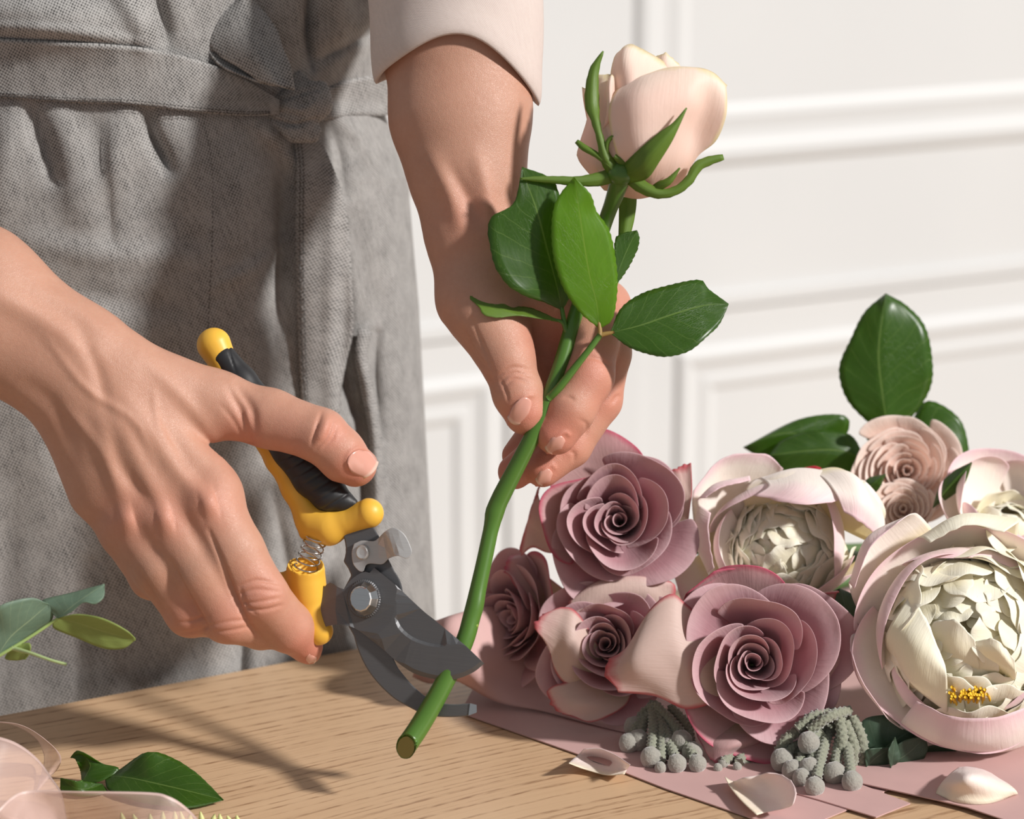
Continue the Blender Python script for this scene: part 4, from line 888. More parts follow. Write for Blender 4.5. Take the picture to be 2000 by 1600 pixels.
sepal([(1202, 340), (1170, 350), (1130, 354), (1090, 352), (1050, 350), (1015, 349)], [-76, -84, -86, -84], [13, 13, 9, 7, 5, 1], 5, 1.0)
sepal([(1222, 350), (1226, 385), (1224, 425), (1218, 470)], [10, 22, 22, 20], [14, 17, 15, 10], 6, 0, M['sepal'])
sepal([(1200, 334), (1168, 305), (1140, 288), (1126, 276)], [-88, -84, -70], [3, 5, 6, 4], 7)
sepal([(1186, 302), (1186, 280), (1198, 266), (1220, 258)], [-88, -96, -100], [3, 4, 3, 1], 8)
sepal([(1224, 322), (1212, 312), (1200, 305)], [-88, -94, -96], [6, 8, 4], 9)
# ------------------------------------------------------------------ wrapping paper
M['paper'] = m_plain('dusty_pink_paper', srgb(202, 164, 160), 0.75)
def tp(x, y, lift=0.0): return (x, y, float(zt(x, y, lift)))
def sheet(name, pts, lift, label, th=0.0006):
    """flat sheet on the table from pixel corners"""
    top = [T(x, y, lift + th) for x, y in pts]; bot = [T(x, y, lift + th) - [0, 0, th] for x, y in pts]; n = len(pts)
    F = [tuple(range(n))[::-1], tuple(range(n, 2 * n))] + [(i, (i + 1) % n, n + (i + 1) % n, n + i) for i in range(n)]
    return tag(mesh_obj(name, top + bot, F, M['paper'], None, smooth=False), label, 'paper', 'pink wrapping paper sheets')
sheet('wrapping_paper', [(900, 1390), (920, 1399), (1132, 1474), (1300, 1540), (1480, 1602), (1560, 1640), (1610, 1600), (1658, 1580), (2350, 1240), (1700, 1110), (980, 1240)], 0.0006, 'pink paper sheet lying lowest, its long edge slanting under the loose petal on the wood')
sheet('wrapping_paper', [(1540, 1545), (1600, 1562), (1711, 1596), (1778, 1569), (1684, 1533), (1620, 1512)], 0.0014, 'small pointed corner of pink paper under the round grey berries')
sheet('wrapping_paper', [(1560, 1496), (1684, 1530), (1833, 1563), (1890, 1577), (1959, 1600), (2100, 1650), (2450, 1450), (2000, 1200), (1620, 1420)], 0.0022, 'pink paper sheet at the right under the white peony and the round white petal')
rows = [[tp(806, 1322, .006), tp(840, 1335, .004), tp(889, 1329, .016), tp(970, 1371, .006), tp(1060, 1389, .003), tp(1150, 1413, .002), tp(1300, 1450, .002)],
        [tp(815, 1290, .024), tp(846, 1292, .022), tp(900, 1298, .032), tp(980, 1330, .016), tp(1080, 1350, .008), tp(1200, 1370, .004), tp(1350, 1400, .003)],
        [tp(838, 1240, .040), tp(870, 1240, .046), tp(930, 1240, .044), tp(1010, 1262, .030), tp(1100, 1280, .020), tp(1250, 1300, .008), tp(1400, 1320, .004)],
        [tp(852, 1213, .044), tp(890, 1200, .052), tp(950, 1186, .050), tp(1020, 1180, .042), tp(1120, 1180, .03), tp(1280, 1200, .014), tp(1450, 1240, .006)],
        [tp(900, 1230, .030), tp(930, 1222, .030), tp(990, 1210, .030), tp(1040, 1200, .026), tp(1140, 1190, .02), tp(1290, 1190, .01), tp(1450, 1210, .004)]]
o = patch('wrapping_paper', rows, M['paper'], None, 60, 50, 0.0005, flip=True); tag(o, 'curled pink paper sheet rising off the table beside the blade tip', 'paper', 'pink wrapping paper sheets')
if o.data.uv_layers: pass

# ------------------------------------------------------------------ loose petals on the table
M['petal_loose'] = m_petal('loose_petal', srgb(252, 236, 230), srgb(250, 226, 224), srgb(250, 238, 212), 0.2)
def loose(name, rows, label, seed):
    o = patch(name, rows, M['petal_loose'], None, 26, 22, 0.0004, wob=2, seed=seed, edge=1.6); return tag(o, label, 'petal', 'fallen petals')
loose('loose_petal', [[tp(1111, 1491, .010), tp(1140, 1502, .004), tp(1185, 1514, .003), tp(1220, 1512, .006)], [tp(1118, 1484, .004), tp(1150, 1492, .001), tp(1190, 1504, .001), tp(1224, 1504, .004)],
     [tp(1130, 1474, .003), tp(1160, 1478, .001), tp(1195, 1488, .001), tp(1230, 1496, .010)], [tp(1140, 1464, .008), tp(1168, 1462, .010), tp(1200, 1474, .010), tp(1231, 1494, .014)]], 'small cream petal curled on the bare wood', 1)
loose('loose_petal', [[tp(1416, 1518, .008), tp(1428, 1540, .006), tp(1450, 1566, .006), tp(1478, 1592, .006)], [tp(1432, 1526, .003), tp(1450, 1544, .003), tp(1476, 1566, .003), tp(1500, 1586, .003)],
     [tp(1450, 1520, .012), tp(1470, 1540, .006), tp(1500, 1560, .004), tp(1530, 1580, .006)], [tp(1480, 1515, .014), tp(1500, 1530, .010), tp(1530, 1552, .010), tp(1548, 1572, .012)], [tp(1498, 1510, .018), tp(1520, 1512, .018), tp(1545, 1525, .018), tp(1556, 1548, .016)]], 'pink petal with a folded white rim in front of the grey berries', 2)
loose('loose_petal', [[tp(1828, 1550, .003), tp(1870, 1568, .003), tp(1930, 1570, .003), tp(1988, 1551, .003)], [tp(1832, 1540, .004), tp(1872, 1548, .008), tp(1930, 1556, .006), tp(1985, 1545, .006)], [tp(1842, 1526, .008), tp(1880, 1528, .016), tp(1930, 1534, .012), tp(1970, 1532, .008)],
     [tp(1858, 1510, .010), tp(1890, 1512, .018), tp(1925, 1516, .014), tp(1950, 1520, .008)], [tp(1872, 1500, .008), tp(1890, 1498, .010), tp(1915, 1502, .008), tp(1935, 1510, .005)]], 'rounded white petal lying dome up on the pink paper', 3)

# ------------------------------------------------------------------ cut leaves, lower left
CL = thing('rose_leaf_sprig', 'cut sprig of dark green rose leaves lying on the wood behind the ribbon', 'leaves', T(180, 1520))
def TP(L): return [tp(*a) for a in L]
leaf('leaf', TP([(204, 1516, .004), (250, 1519, .007), (310, 1532, .007), (370, 1546, .006), (437, 1563, .003)]), TP([(204, 1516, .004), (236, 1502, .008), (284, 1471, .020), (330, 1478, .018), (385, 1512, .012), (437, 1563, .003)]),
     TP([(204, 1516, .004), (215, 1545, .003), (270, 1566, .003), (340, 1576, .003), (380, 1577, .002), (437, 1563, .003)]), M['leaf'], CL, serr=1.6, teeth=18, seed=8, ripple=2)
leaf('leaf', TP([(160, 1528, .004), (172, 1508, .008), (176, 1492, .012), (160, 1474, .016), (137, 1480, .014)]), TP([(160, 1528, .004), (158, 1508, .006), (152, 1492, .012), (146, 1482, .014), (137, 1480, .014)]),
     TP([(160, 1528, .004), (196, 1526, .006), (232, 1502, .010), (200, 1492, .012), (170, 1474, .018), (150, 1467, .018), (137, 1480, .014)]), M['leaf'], CL, serr=1.6, teeth=12, seed=9)
leaf('leaf', TP([(200, 1532, .003), (176, 1540, .004), (150, 1540, .006), (118, 1520, .010)]), TP([(200, 1532, .003), (176, 1528, .006), (146, 1526, .010), (118, 1520, .010)]), TP([(200, 1532, .003), (207, 1548, .002), (160, 1556, .002), (122, 1548, .003), (118, 1520, .010)]), M['leaf'], CL, serr=1.4, teeth=10, seed=10)
v, f = tube(TP([(150, 1530, .004), (180, 1522, .004), (215, 1517, .005)]), [3.2, 2.5], 8, 12); mesh_obj('leaf_stalk', W(v), f, M['stem'], CL)

# ------------------------------------------------------------------ eucalyptus sprig reaching in from the left
EU = thing('eucalyptus_sprig', 'pale grey-green eucalyptus sprig reaching in from the left edge', 'eucalyptus', W1(-120, 1330, -150))
zE = -150
v, f = tube([(-700, 1700, 200), (-400, 1520, 20), (-120, 1350, -120), (0, 1280, zE), (50, 1250, zE), (112, 1209, zE)], [7, 6, 5, 4.5, 4, 3], 10, 40); mesh_obj('stem', W(v), f, m_plain('pale_green_stem', srgb(160, 184, 112), 0.4), EU)
v, f = tube([(24, 1266, zE), (60, 1276, zE - 20), (100, 1290, zE - 30), (130, 1298, zE - 30)], [5, 3.5, 3, 3.2], 8, 16); mesh_obj('stem', W(v), f, m_plain('pale_green_side_stem', srgb(166, 184, 128), 0.4), EU)
M['euca_lime'] = m_leaf('lime_green_eucalyptus_underside', srgb(150, 168, 92), srgb(156, 172, 98), srgb(190, 200, 130), 0.5, 0.25, (0.55, 0.65, 0.2, 1))
def eleaf(mid, le, ri, zm=0, zl=0, zr=0, seed=0):
    return leaf('leaf', z3(mid, np.array([zE, zE + zm, zE])), z3(le, np.array([zE, zE + zl, zE])), z3(ri, np.array([zE, zE + zr, zE])), M['euca_lime' if seed >= 3 else 'euca'], EU, serr=0, seed=seed, ripple=2, thick=.0004)
eleaf([(-10, 1290), (20, 1245), (60, 1210), (95, 1180)], [(-10, 1290), (-20, 1220), (0, 1184), (60, 1168), (95, 1180)], [(-10, 1290), (40, 1256), (84, 1230), (104, 1205), (95, 1180)], -10, -50, 20, 1)
eleaf([(112, 1208), (140, 1186), (170, 1164), (204, 1142)], [(112, 1208), (90, 1185), (84, 1172), (140, 1158), (204, 1141)], [(112, 1208), (136, 1198), (164, 1177), (186, 1180), (203, 1166), (204, 1142)], -20, 10, -30, 2)
eleaf([(112, 1208), (150, 1216), (200, 1232), (264, 1250)], [(112, 1208), (150, 1200), (200, 1208), (245, 1230), (265, 1248)], [(112, 1208), (104, 1226), (150, 1246), (200, 1266), (240, 1267), (265, 1250)], 0, -30, 20, 3)
eleaf([(20, 1268), (36, 1272), (48, 1280), (50, 1288)], [(20, 1268), (50, 1256), (60, 1260), (58, 1276), (50, 1288)], [(20, 1268), (10, 1286), (30, 1290), (50, 1288)], 0, -10, 20, 4)

# ------------------------------------------------------------------ sheer ribbon, lower left
def m_organza():
    a = NT('sheer_pink_organza', rough=0.35, sheen=0.5); uv = a.n('ShaderNodeTexCoord').outputs['UV']; s = a.n('ShaderNodeSeparateXYZ', {'Vector': uv})
    e = a.math('ABSOLUTE', a.math('SUBTRACT', s.outputs[1], 0.5)); hem = a.math('GREATER_THAN', e, 0.465)
    w1 = a.math('SINE', a.math('MULTIPLY', s.outputs[0], 9000.0)); w2 = a.math('SINE', a.math('MULTIPLY', s.outputs[1], 420.0)); wv = a.math('MULTIPLY_ADD', a.math('MULTIPLY', w1, w2), 0.16, 0.36)
    a.set('col', srgb(212, 184, 176)); a.set('alpha', a.math('MAXIMUM', wv, a.math('MULTIPLY', hem, 0.9))); a.bump(wv, 0.3, 0.0003); a.m.node_tree.nodes['Principled BSDF'].inputs['Sheen Roughness'].default_value = .3
    return a.m
M['organza'] = m_organza()
RB = thing('organza_ribbon', 'sheer pink organza ribbon curling on the wood at the lower left', 'ribbon', T(60, 1560))
def rib(top, bot, nu=70):
    A, B = catmull(top, nu), catmull(bot, nu); s = np.linspace(0, 1, 10); V = A[:, None] * (1 - s[None, :, None]) + B[:, None] * s[None, :, None]; L = np.concatenate([[0], np.cumsum(np.linalg.norm(np.diff(A, axis=0), axis=1))]) * PX
    o = mesh_obj('ribbon_loop', W(V.reshape(-1, 3)), gridf(nu, 10), M['organza'], RB, uv=np.stack([np.repeat(L, 10), np.tile(s, nu)], 1)); mods(o, solid=.0002); return o
rib(TP([(-120, 1430, .03), (-40, 1412, .035), (10, 1411, .036), (50, 1420, .034), (90, 1446, .028), (118, 1476, .016), (114, 1500, .006), (100, 1514, .002)]), TP([(-120, 1440, .02), (-40, 1416, .024), (10, 1413, .026), (44, 1424, .022), (72, 1444, .018), (83, 1466, .01), (86, 1490, .004), (70, 1550, .001)]))
rib(TP([(-80, 1424, .05), (0, 1440, .046), (40, 1456, .040), (75, 1484, .030), (100, 1518, .018), (120, 1550, .008), (130, 1600, .002)]), TP([(-100, 1560, .03), (-20, 1590, .02), (20, 1600, .012), (50, 1606, .01), (80, 1612, .006), (110, 1622, .003), (130, 1640, .001)]))
rib(TP([(-60, 1640, .016), (-10, 1590, .03), (25, 1556, .034), (60, 1545, .034), (150, 1546, .034), (290, 1548, .032), (330, 1556, .030), (360, 1574, .024), (388, 1604, .012), (400, 1640, .004)]), TP([(-40, 1700, .001), (30, 1680, .001), (90, 1650, .004), (130, 1610, .006), (160, 1622, .004), (220, 1650, .002), (250, 1680, .001), (300, 1700, .001), (340, 1700, .001), (380, 1700, .001)]))
# tips of a pale green flower spike at the lower edge
SP_ = thing('grass_flower_spike', 'pale yellow-green flower spikes just showing at the lower edge', 'flower', W1(360, 1640, -110))
gm = m_plain('pale_green_buds', srgb(206, 208, 142), 0.6)
v, f = tube([(200, 1640, -110), (360, 1618, -115), (520, 1640, -110)], [4, 4], 8, 20); mesh_obj('stem', W(v), f, gm, SP_)
for x in (238, 262, 292, 316, 340, 354, 368, 392, 414, 428, 446, 462):
    hgt = 1584 + 10 * random.random(); v, f = tube([(x, 1624, -113), (x + 2, 1605, -116), (x + random.uniform(-3, 6), hgt, -118)], [4, 7, 6, 1.5], 8, 8); mesh_obj('bud', W(v), f, gm, SP_)
# ------------------------------------------------------------------ bouquet
M['mauve'] = m_petal('mauve_rose_petal', srgb(202, 154, 162), srgb(226, 192, 196), srgb(206, 180, 150), 0.32, tc=srgb(214, 150, 156))
M['mauve_rim'] = m_petal('mauve_outer_petal', srgb(206, 168, 166), srgb(216, 166, 170), srgb(206, 190, 150), 0.30, rim=srgb(206, 92, 118), rimw=1.0)
M['mauve_cream'] = m_petal('mauve_cream_guard_petal', srgb(224, 198, 188), srgb(230, 192, 188), srgb(214, 200, 170), 0.3, rim=srgb(204, 96, 104), rimw=0.99)
M['peony'] = m_petal('white_peony_petal', srgb(255, 248, 222), srgb(255, 251, 236), srgb(253, 234, 166), 0.24, tc=srgb(255, 250, 232))
M['peony_pink'] = m_petal('pink_white_peony_petal', srgb(255, 244, 236), srgb(248, 212, 220), srgb(252, 234, 168), 0.24, tc=srgb(255, 246, 234))
M['peach'] = m_petal('peach_rose_petal', srgb(255, 228, 214), srgb(255, 236, 226), srgb(255, 204, 184), 0.22, tc=srgb(255, 230, 218))
M['anther'] = m_plain('yellow_stamens', srgb(244, 190, 30), 0.6); M['green_bud'] = m_plain('bouquet_stem_green', srgb(84, 110, 60), 0.5)
def basis(axis, roll=0.0):
    """axis: pixel-frame direction the flower faces (z negative = towards the viewer)"""
    n = np.array(axis, float); n /= np.linalg.norm(n); up_ = np.array([0, -1.0, 0]); x = np.cross(up_, n); x /= np.linalg.norm(x); y = np.cross(n, x)
    c, s = math.cos(roll), math.sin(roll); return np.stack([c * x + s * y, -s * x + c * y, n], 1)
def flower_petal(name, parent, c, B, th, w_, R, H, lean, roll_, mat, seed, nu=15, nv=13, foot=0.10, spiral=0.12, ruff=0.03, dip=0.18, pointed=0.0, sq=1.0, fold=0.0):
    """one petal of a cup: th = direction, w_ = half width in radians, R = cup radius, H = height of the rim, lean = outward lean, roll_ = how far the rim rolls out"""
    u = np.linspace(-1, 1, nu)[:, None]; v = np.linspace(0, 1, nv)[None, :]
    vm = 1 - dip * np.abs(u) ** 3 - pointed * 0 + pointed * (1 - np.abs(u)) * 0.12
    vv = v * vm
    wid = w_ * (0.35 + 0.65 * np.sin(np.clip(vv * 1.9, 0, PI / 2)))
    ang = th + u * wid
    rad = foot * R + R * (1 - foot) * np.sin(np.clip(vv * 1.7, 0, PI / 2)) ** 0.9 + lean * vv ** 2
    rad = rad * (1 + spiral * u * 0.5) + ruff * R * np.sin(ang * 3 + seed) * vv + ruff * R * 1.0 * vnoise(u * 2.2 + seed, vv * 2, seed) * vv ** 2
    h = H * (vv ** 1.15)
    if roll_:
        q = np.clip((vv - 0.72) / 0.28, 0, 1.2); rad = rad + roll_ * q ** 1.4; h = h - abs(roll_) * 0.65 * q ** 2.2
    rad = rad + fold * np.exp(-(u / .18) ** 2) * vv
    p = np.stack([rad * np.cos(ang), rad * np.sin(ang) * sq, h + ruff * 0.8 * R * vnoise(u * 3 + seed, vv + 3, seed + 9) * vv ** 3], -1).reshape(-1, 3)
    p = np.asarray(c) + p @ B.T
    uv = np.stack([np.broadcast_to(u, vv.shape).ravel(), (vv / np.maximum(vm, .01)).ravel()], 1)
    o = mesh_obj(name, W(p), gridf(nu, nv), mat, parent, uv=uv); mods(o, solid=0.0004, sub=1, off=0); return o
def stem_to(parent, c, B, L=500, r=13):
    c = np.array(c, float); d = -B[:, 2]; p1 = c + d * 10; p2 = c + d * 150
    tgt = c + d * 300; yy = min(tgt[1] + 60, 1600); q = W(p2); e = q + (np.array([0.25, 0.20, 0])); e[2] = TABLE_Z + 0.012
    P = catmull([W(p1), W(c + d * 90), q * .7 + e * .3 - [0, 0, .01], e], 20); v, f = tube(P, [r * PX * 1.3, r * PX], 10); return mesh_obj('stem', v, f, M['green_bud'], parent)
def mauve_rose(c, R, axis, roll, label, seed, layers=9, squash=1.0, guards=()):
    rs = random.Random(seed); B = basis(axis, roll); B = B.copy(); B[:, 1] *= squash; t = thing('mauve_rose', label, 'rose', W(np.array(c, float)), 'mauve roses of the bouquet')
    th = rs.uniform(0, 6); off = np.array([0.0, 0.0, 0.0])
    FR = [.08, .17, .28, .42, .58, .76, .94]; NP = [2, 3, 3, 3, 4, 4, 5]; HH = [.60, .66, .74, .80, .78, .66, .50]
    for i in range(7):
        f_ = FR[i]; n = NP[i]
        for k in range(n):
            th += 2 * PI / n + rs.uniform(-.2, .2); wd = PI / n * (1.5 if i < 2 else 1.36) * rs.uniform(.92, 1.12); sh = rs.uniform(-.03, .05)
            flower_petal('petal', t, np.asarray(c, float) + B @ np.array([R * .06 * (1 - f_), -R * .05 * (1 - f_), 0]), B, th, wd, R * f_ * .74 * rs.uniform(.90, 1.10), R * (HH[i] + sh), R * rs.uniform(.20, .40) * f_, R * (.015 + .10 * max(0, f_ - .35)) * rs.uniform(.5, 1.5), M['mauve'] if i < 6 or rs.random() < .6 else M['mauve_rim'], seed * 31 + i * 7 + k, nu=21, nv=15, spiral=.42 if i < 5 else .22, ruff=.075 + .03 * f_, dip=.20, pointed=.9)
        th += 0.8
    stem_to(t, c, B); return t, B
t1, B1 = mauve_rose((1204, 1022, 420), 142, (-0.05, -0.12, -1), 0.3, 'mauve rose at the top left of the bouquet, open face below the fingers', 11)
t2, B2 = mauve_rose((1050, 1215, 520), 118, (-0.75, -0.05, -0.65), 1.3, 'shaded mauve rose farthest left, turned away from the viewer', 12)
t3, B3 = mauve_rose((1190, 1275, 400), 132, (-0.1, -0.1, -1), 2.3, 'half-hidden mauve rose between the large front rose and the leftmost one', 13)
t4, B4 = mauve_rose((1478, 1296, 250), 172, (0.05, -0.05, -1), 4.1, 'largest mauve rose, in front in the middle of the bouquet', 14, layers=10)
def P3(t, rows, mat, seed=0, edge=3, **k): return patch('petal', rows, M[mat], t, 26, 26, 0.0004, seed=seed, edge=edge, wob=5, **k)
# outer petals of the front rose
P3(t4, [[(1420, 1250, 200), (1424, 1300, 190), (1430, 1350, 200)], [(1340, 1180, 160), (1350, 1290, 130), (1400, 1370, 160)], [(1310, 1160, 150), (1300, 1270, 120), (1340, 1385, 150)], [(1270, 1190, 150), (1240, 1290, 120), (1280, 1360, 150)], [(1234, 1250, 160), (1210, 1300, 150), (1206, 1352, 150)], [(1222, 1270, 170), (1190, 1290, 160), (1182, 1318, 156), (1204, 1345, 150)]], 'mauve_cream', 1, 6)
P3(t4, [[(1330, 1300, 250), (1450, 1240, 250), (1560, 1230, 250)], [(1330, 1200, 230), (1440, 1150, 230), (1560, 1190, 240)], [(1336, 1170, 190), (1430, 1128, 190), (1550, 1180, 220)], [(1340, 1160, 170), (1400, 1116, 160), (1460, 1112, 170), (1530, 1148, 200)]], 'mauve_rim', 2, 5)
P3(t4, [[(1500, 1240, 250), (1560, 1260, 250), (1600, 1280, 260)], [(1520, 1180, 250), (1580, 1200, 240), (1614, 1230, 250)], [(1524, 1150, 240), (1590, 1160, 225), (1634, 1160, 225)], [(1526, 1146, 230), (1590, 1160, 200), (1640, 1158, 210)]], 'mauve_cream', 3, 5)
P3(t4, [[(1380, 1400, 230), (1450, 1410, 200), (1530, 1400, 220)], [(1360, 1430, 190), (1430, 1450, 150), (1500, 1440, 190)], [(1374, 1460, 170), (1410, 1470, 150), (1450, 1466, 180)], [(1388, 1484, 165), (1402, 1491, 160), (1430, 1484, 180)]], 'mauve_rim', 4, 4)
P3(t4, [[(1560, 1220, 200), (1570, 1290, 190), (1550, 1370, 200)], [(1600, 1220, 190), (1610, 1290, 176), (1590, 1370, 190)], [(1618, 1240, 200), (1640, 1295, 186), (1612, 1360, 200)], [(1622, 1250, 206), (1652, 1306, 196), (1620, 1352, 206)]], 'mauve_rim', 5, 3)
# outer petals of the upper rose
P3(t1, [[(1130, 1040, 420), (1200, 1000, 440), (1280, 1010, 420)], [(1100, 960, 400), (1200, 930, 420), (1300, 960, 410)], [(1100, 930, 400), (1180, 905, 410), (1310, 946, 400)], [(1112, 910, 405), (1180, 892, 410), (1240, 900, 410), (1300, 932, 400)]], 'mauve_cream', 6, 3)
P3(t1, [[(1270, 1020, 430), (1310, 1040, 430), (1340, 1060, 430)], [(1290, 950, 400), (1320, 960, 390), (1348, 990, 400)], [(1290, 930, 390), (1325, 930, 380), (1352, 960, 390)], [(1286, 924, 390), (1328, 912, 372), (1350, 904, 372)]], 'mauve_cream', 7, 4)
P3(t1, [[(1130, 1000, 440), (1120, 1040, 440), (1120, 1080, 440)], [(1070, 1000, 430), (1064, 1040, 430), (1070, 1080, 440)], [(1050, 960, 430), (1036, 1010, 420), (1040, 1070, 430)], [(1060, 940, 430), (1020, 1050, 425), (1016, 1088, 430)]], 'mauve_cream', 8, 4)
P3(t2, [[(1100, 1150, 500), (1080, 1180, 480), (1070, 1210, 470)], [(1050, 1110, 480), (1030, 1130, 460), (1010, 1150, 450)], [(1030, 1085, 470), (1010, 1100, 460), (996, 1126, 450)], [(1000, 1085, 470), (990, 1096, 460), (984, 1118, 450)]], 'mauve_rim', 9, 4)
P3(t3, [[(1120, 1270, 370), (1160, 1210, 360), (1250, 1200, 370), (1300, 1240, 380)], [(1110, 1220, 340), (1170, 1170, 330), (1260, 1160, 340), (1310, 1200, 370)], [(1110, 1180, 340), (1170, 1140, 330), (1250, 1128, 340), (1320, 1150, 360)], [(1116, 1172, 350), (1170, 1134, 345), (1250, 1128, 350), (1310, 1136, 360)]], 'mauve_cream', 10, 2)
P3(t3, [[(1180, 1280, 350), (1160, 1320, 340), (1150, 1350, 350)], [(1130, 1200, 310), (1120, 1260, 290), (1110, 1340, 320)], [(1100, 1186, 310), (1088, 1230, 300), (1084, 1310, 320)], [(1070, 1196, 310), (1052, 1206, 306), (1046, 1230, 306), (1070, 1250, 310)]], 'mauve_cream', 11, 5)
P3(t3, [[(1160, 1300, 350), (1200, 1330, 340), (1240, 1340, 350)], [(1110, 1330, 320), (1150, 1370, 300), (1220, 1380, 320)], [(1080, 1340, 310), (1110, 1380, 300), (1160, 1410, 300)], [(1066, 1352, 315), (1086, 1388, 306), (1120, 1400, 300)]], 'mauve_cream', 12, 5)

def peony(c, R, axis, roll, label, seed, n_in=60, guards=8, pinkish=True, Rin=0.74, cup=0.9):
    rs = random.Random(seed); B = basis(axis, roll); t = thing('white_peony', label, 'peony', W(np.array(c, float)), 'white peonies of the bouquet')
    for k in range(guards):
        ring = k // 4; a = 2 * PI * (k % 4) / 4 + ring * .8 + rs.uniform(-.2, .2)
        flower_petal('guard_petal', t, c, B, a, 0.95, R * (0.98 - .12 * (1 - ring * .6)), R * (cup - .16 * ring) * rs.uniform(.9, 1.08), -R * (0.10 - .10 * ring), -R * 0.08 if ring == 0 else R * .05, M['peony_pink'], seed * 17 + k, nu=21, nv=17, spiral=.14, ruff=0.045, dip=0.25, foot=.16)
    # inner petals: small, cupped, crowded into a dome
    for k in range(n_in):
        f_ = (k + .5) / n_in; zz = 1 - f_ * 0.92; rr = math.sqrt(1 - (zz * .96) ** 2); a = k * 2.39996 + rs.uniform(-.3, .3)
        d = np.array([rr * math.cos(a), rr * math.sin(a), zz * .9 + .1]); pc = d * R * Rin * 0.70
        sc = R * (0.17 + 0.25 * f_) * rs.uniform(.75, 1.25)
        # each small petal lies over the dome like a ruffled shingle, its tip lifted
        n_ = d / np.linalg.norm(d); ap_ = np.array([0, 0, 1.0]); e2 = ap_ - n_ * ap_.dot(n_)
        e2 = e2 / np.linalg.norm(e2) if np.linalg.norm(e2) > 1e-3 else np.array([1.0, 0, 0]); e1 = np.cross(e2, n_); sp = rs.uniform(-1.0, 1.0)
        e1, e2 = e1 * math.cos(sp) + e2 * math.sin(sp), -e1 * math.sin(sp) + e2 * math.cos(sp); tilt = rs.uniform(0.22, 0.65); pc = pc - e2 * sc * .7 * min(1, .25 + f_ * 5) - n_ * sc * .15
        nu, nv = 11, 9; V = []; uv = []; sd_ = rs.randint(0, 999)
        for i in range(nu):
            u = -1 + 2 * i / (nu - 1)
            for j in range(nv):
                v = j / (nv - 1); wd = sc * (0.30 + .78 * math.sin(min(v * 2.0, PI / 2))) * (1 - .10 * v); q = v * (1 - .30 * abs(u) ** 2.5 - .07 * math.sin(4 * u + sd_) ** 2)
                L_ = sc * 1.9 * q; lift = math.sin(tilt) * L_ - sc * .55 * q ** 3 - sc * .30 * u * u * (1 - .6 * v) + sc * .10 * math.sin(5 * u + sd_) * v * v
                p = pc + e1 * (u * wd) + e2 * (L_ * math.cos(tilt)) + n_ * lift
                V.append(p); uv.append((u, .25 + .75 * v))
        V = np.asarray(c, float) + np.array(V) @ B.T
        o = mesh_obj('petal', W(V), gridf(nu, nv), M['peony'], t, uv=uv); mods(o, solid=0.0004, sub=1, off=0)
    v, f = ballm((0, 0, 0), R * Rin * .56, 12); v = np.asarray(c, float) + v @ B.T; mesh_obj('petal_heart', W(v), f, M['peony'], t, uv=np.zeros((len(v), 2)) + .6)
    stem_to(t, c, B, r=16); return t, B
p1, BP1 = peony((1540, 1070, 470), 172, (-0.12, -0.02, -1), 0.4, 'cupped white peony at the back, between the top mauve rose and the right-hand peony', 21, n_in=80, guards=4, Rin=.86, cup=.9)
p2, BP2 = peony((1886, 1248, 250), 228, (0.05, -0.05, -1), 1.2, 'largest white peony, wide open at the right with yellow stamens', 22, n_in=84, Rin=1.0, cup=.62)
p3, BP3 = peony((1960, 1060, 560), 150, (0.2, -0.7, -.6), 2.2, 'pale pink peony at the right edge behind the largest peony', 23, n_in=20, Rin=.6, cup=.95)
def PP(t, rows, seed=0, edge=2, mat='peony_pink', wob=5): return patch('guard_petal', rows, M[mat], t, 30, 30, 0.0004, seed=seed, edge=edge, wob=wob)
# big cupped petals of the back peony
PP(p1, [[(1460, 1010, 420), (1560, 1000, 400), (1700, 1060, 420)], [(1452, 960, 380), (1560, 940, 350), (1730, 1000, 390)], [(1480, 935, 400), (1570, 914, 400), (1690, 940, 400)], [(1500, 950, 330), (1570, 950, 300), (1680, 960, 340)], [(1474, 968, 310), (1560, 985, 270), (1624, 982, 290)]], 1)
PP(p1, [[(1560, 930, 420), (1640, 915, 400), (1710, 970, 420)], [(1600, 930, 360), (1670, 930, 340), (1724, 1000, 380)], [(1630, 960, 300), (1690, 980, 300), (1728, 1030, 350)], [(1648, 1000, 290), (1680, 1020, 290), (1716, 1050, 330)]], 2)
PP(p1, [[(1360, 1060, 470), (1420, 1000, 500), (1500, 960, 500)], [(1352, 990, 440), (1420, 920, 470), (1520, 940, 480)], [(1354, 960, 430), (1410, 896, 450), (1490, 886, 460), (1530, 915, 460)]], 3)
PP(p1, [[(1400, 1080, 420), (1430, 1040, 450), (1470, 1020, 450)], [(1368, 1000, 390), (1420, 960, 430), (1470, 980, 430)], [(1362, 976, 370), (1400, 944, 380), (1464, 932, 390)], [(1378, 972, 350), (1410, 952, 350), (1466, 938, 370)]], 4)
PP(p1, [[(1420, 1130, 420), (1400, 1080, 420), (1390, 1020, 420)], [(1390, 1130, 370), (1370, 1060, 370), (1372, 1000, 380)], [(1384, 1120, 350), (1356, 1050, 360), (1364, 985, 370)], [(1394, 1110, 330), (1384, 1040, 330), (1388, 1002, 350)]], 5)
PP(p1, [[(1440, 1130, 480), (1400, 1110, 470), (1370, 1080, 470)], [(1420, 1180, 450), (1370, 1150, 430), (1340, 1100, 430)], [(1400, 1200, 440), (1346, 1180, 420), (1318, 1120, 420)], [(1380, 1205, 440), (1336, 1180, 425), (1322, 1140, 420)]], 15)
PP(p1, [[(1600, 1140, 450), (1640, 1120, 450), (1680, 1090, 450)], [(1590, 1170, 400), (1630, 1150, 380), (1680, 1110, 400)], [(1590, 1165, 370), (1626, 1136, 360), (1672, 1120, 380)]], 16)
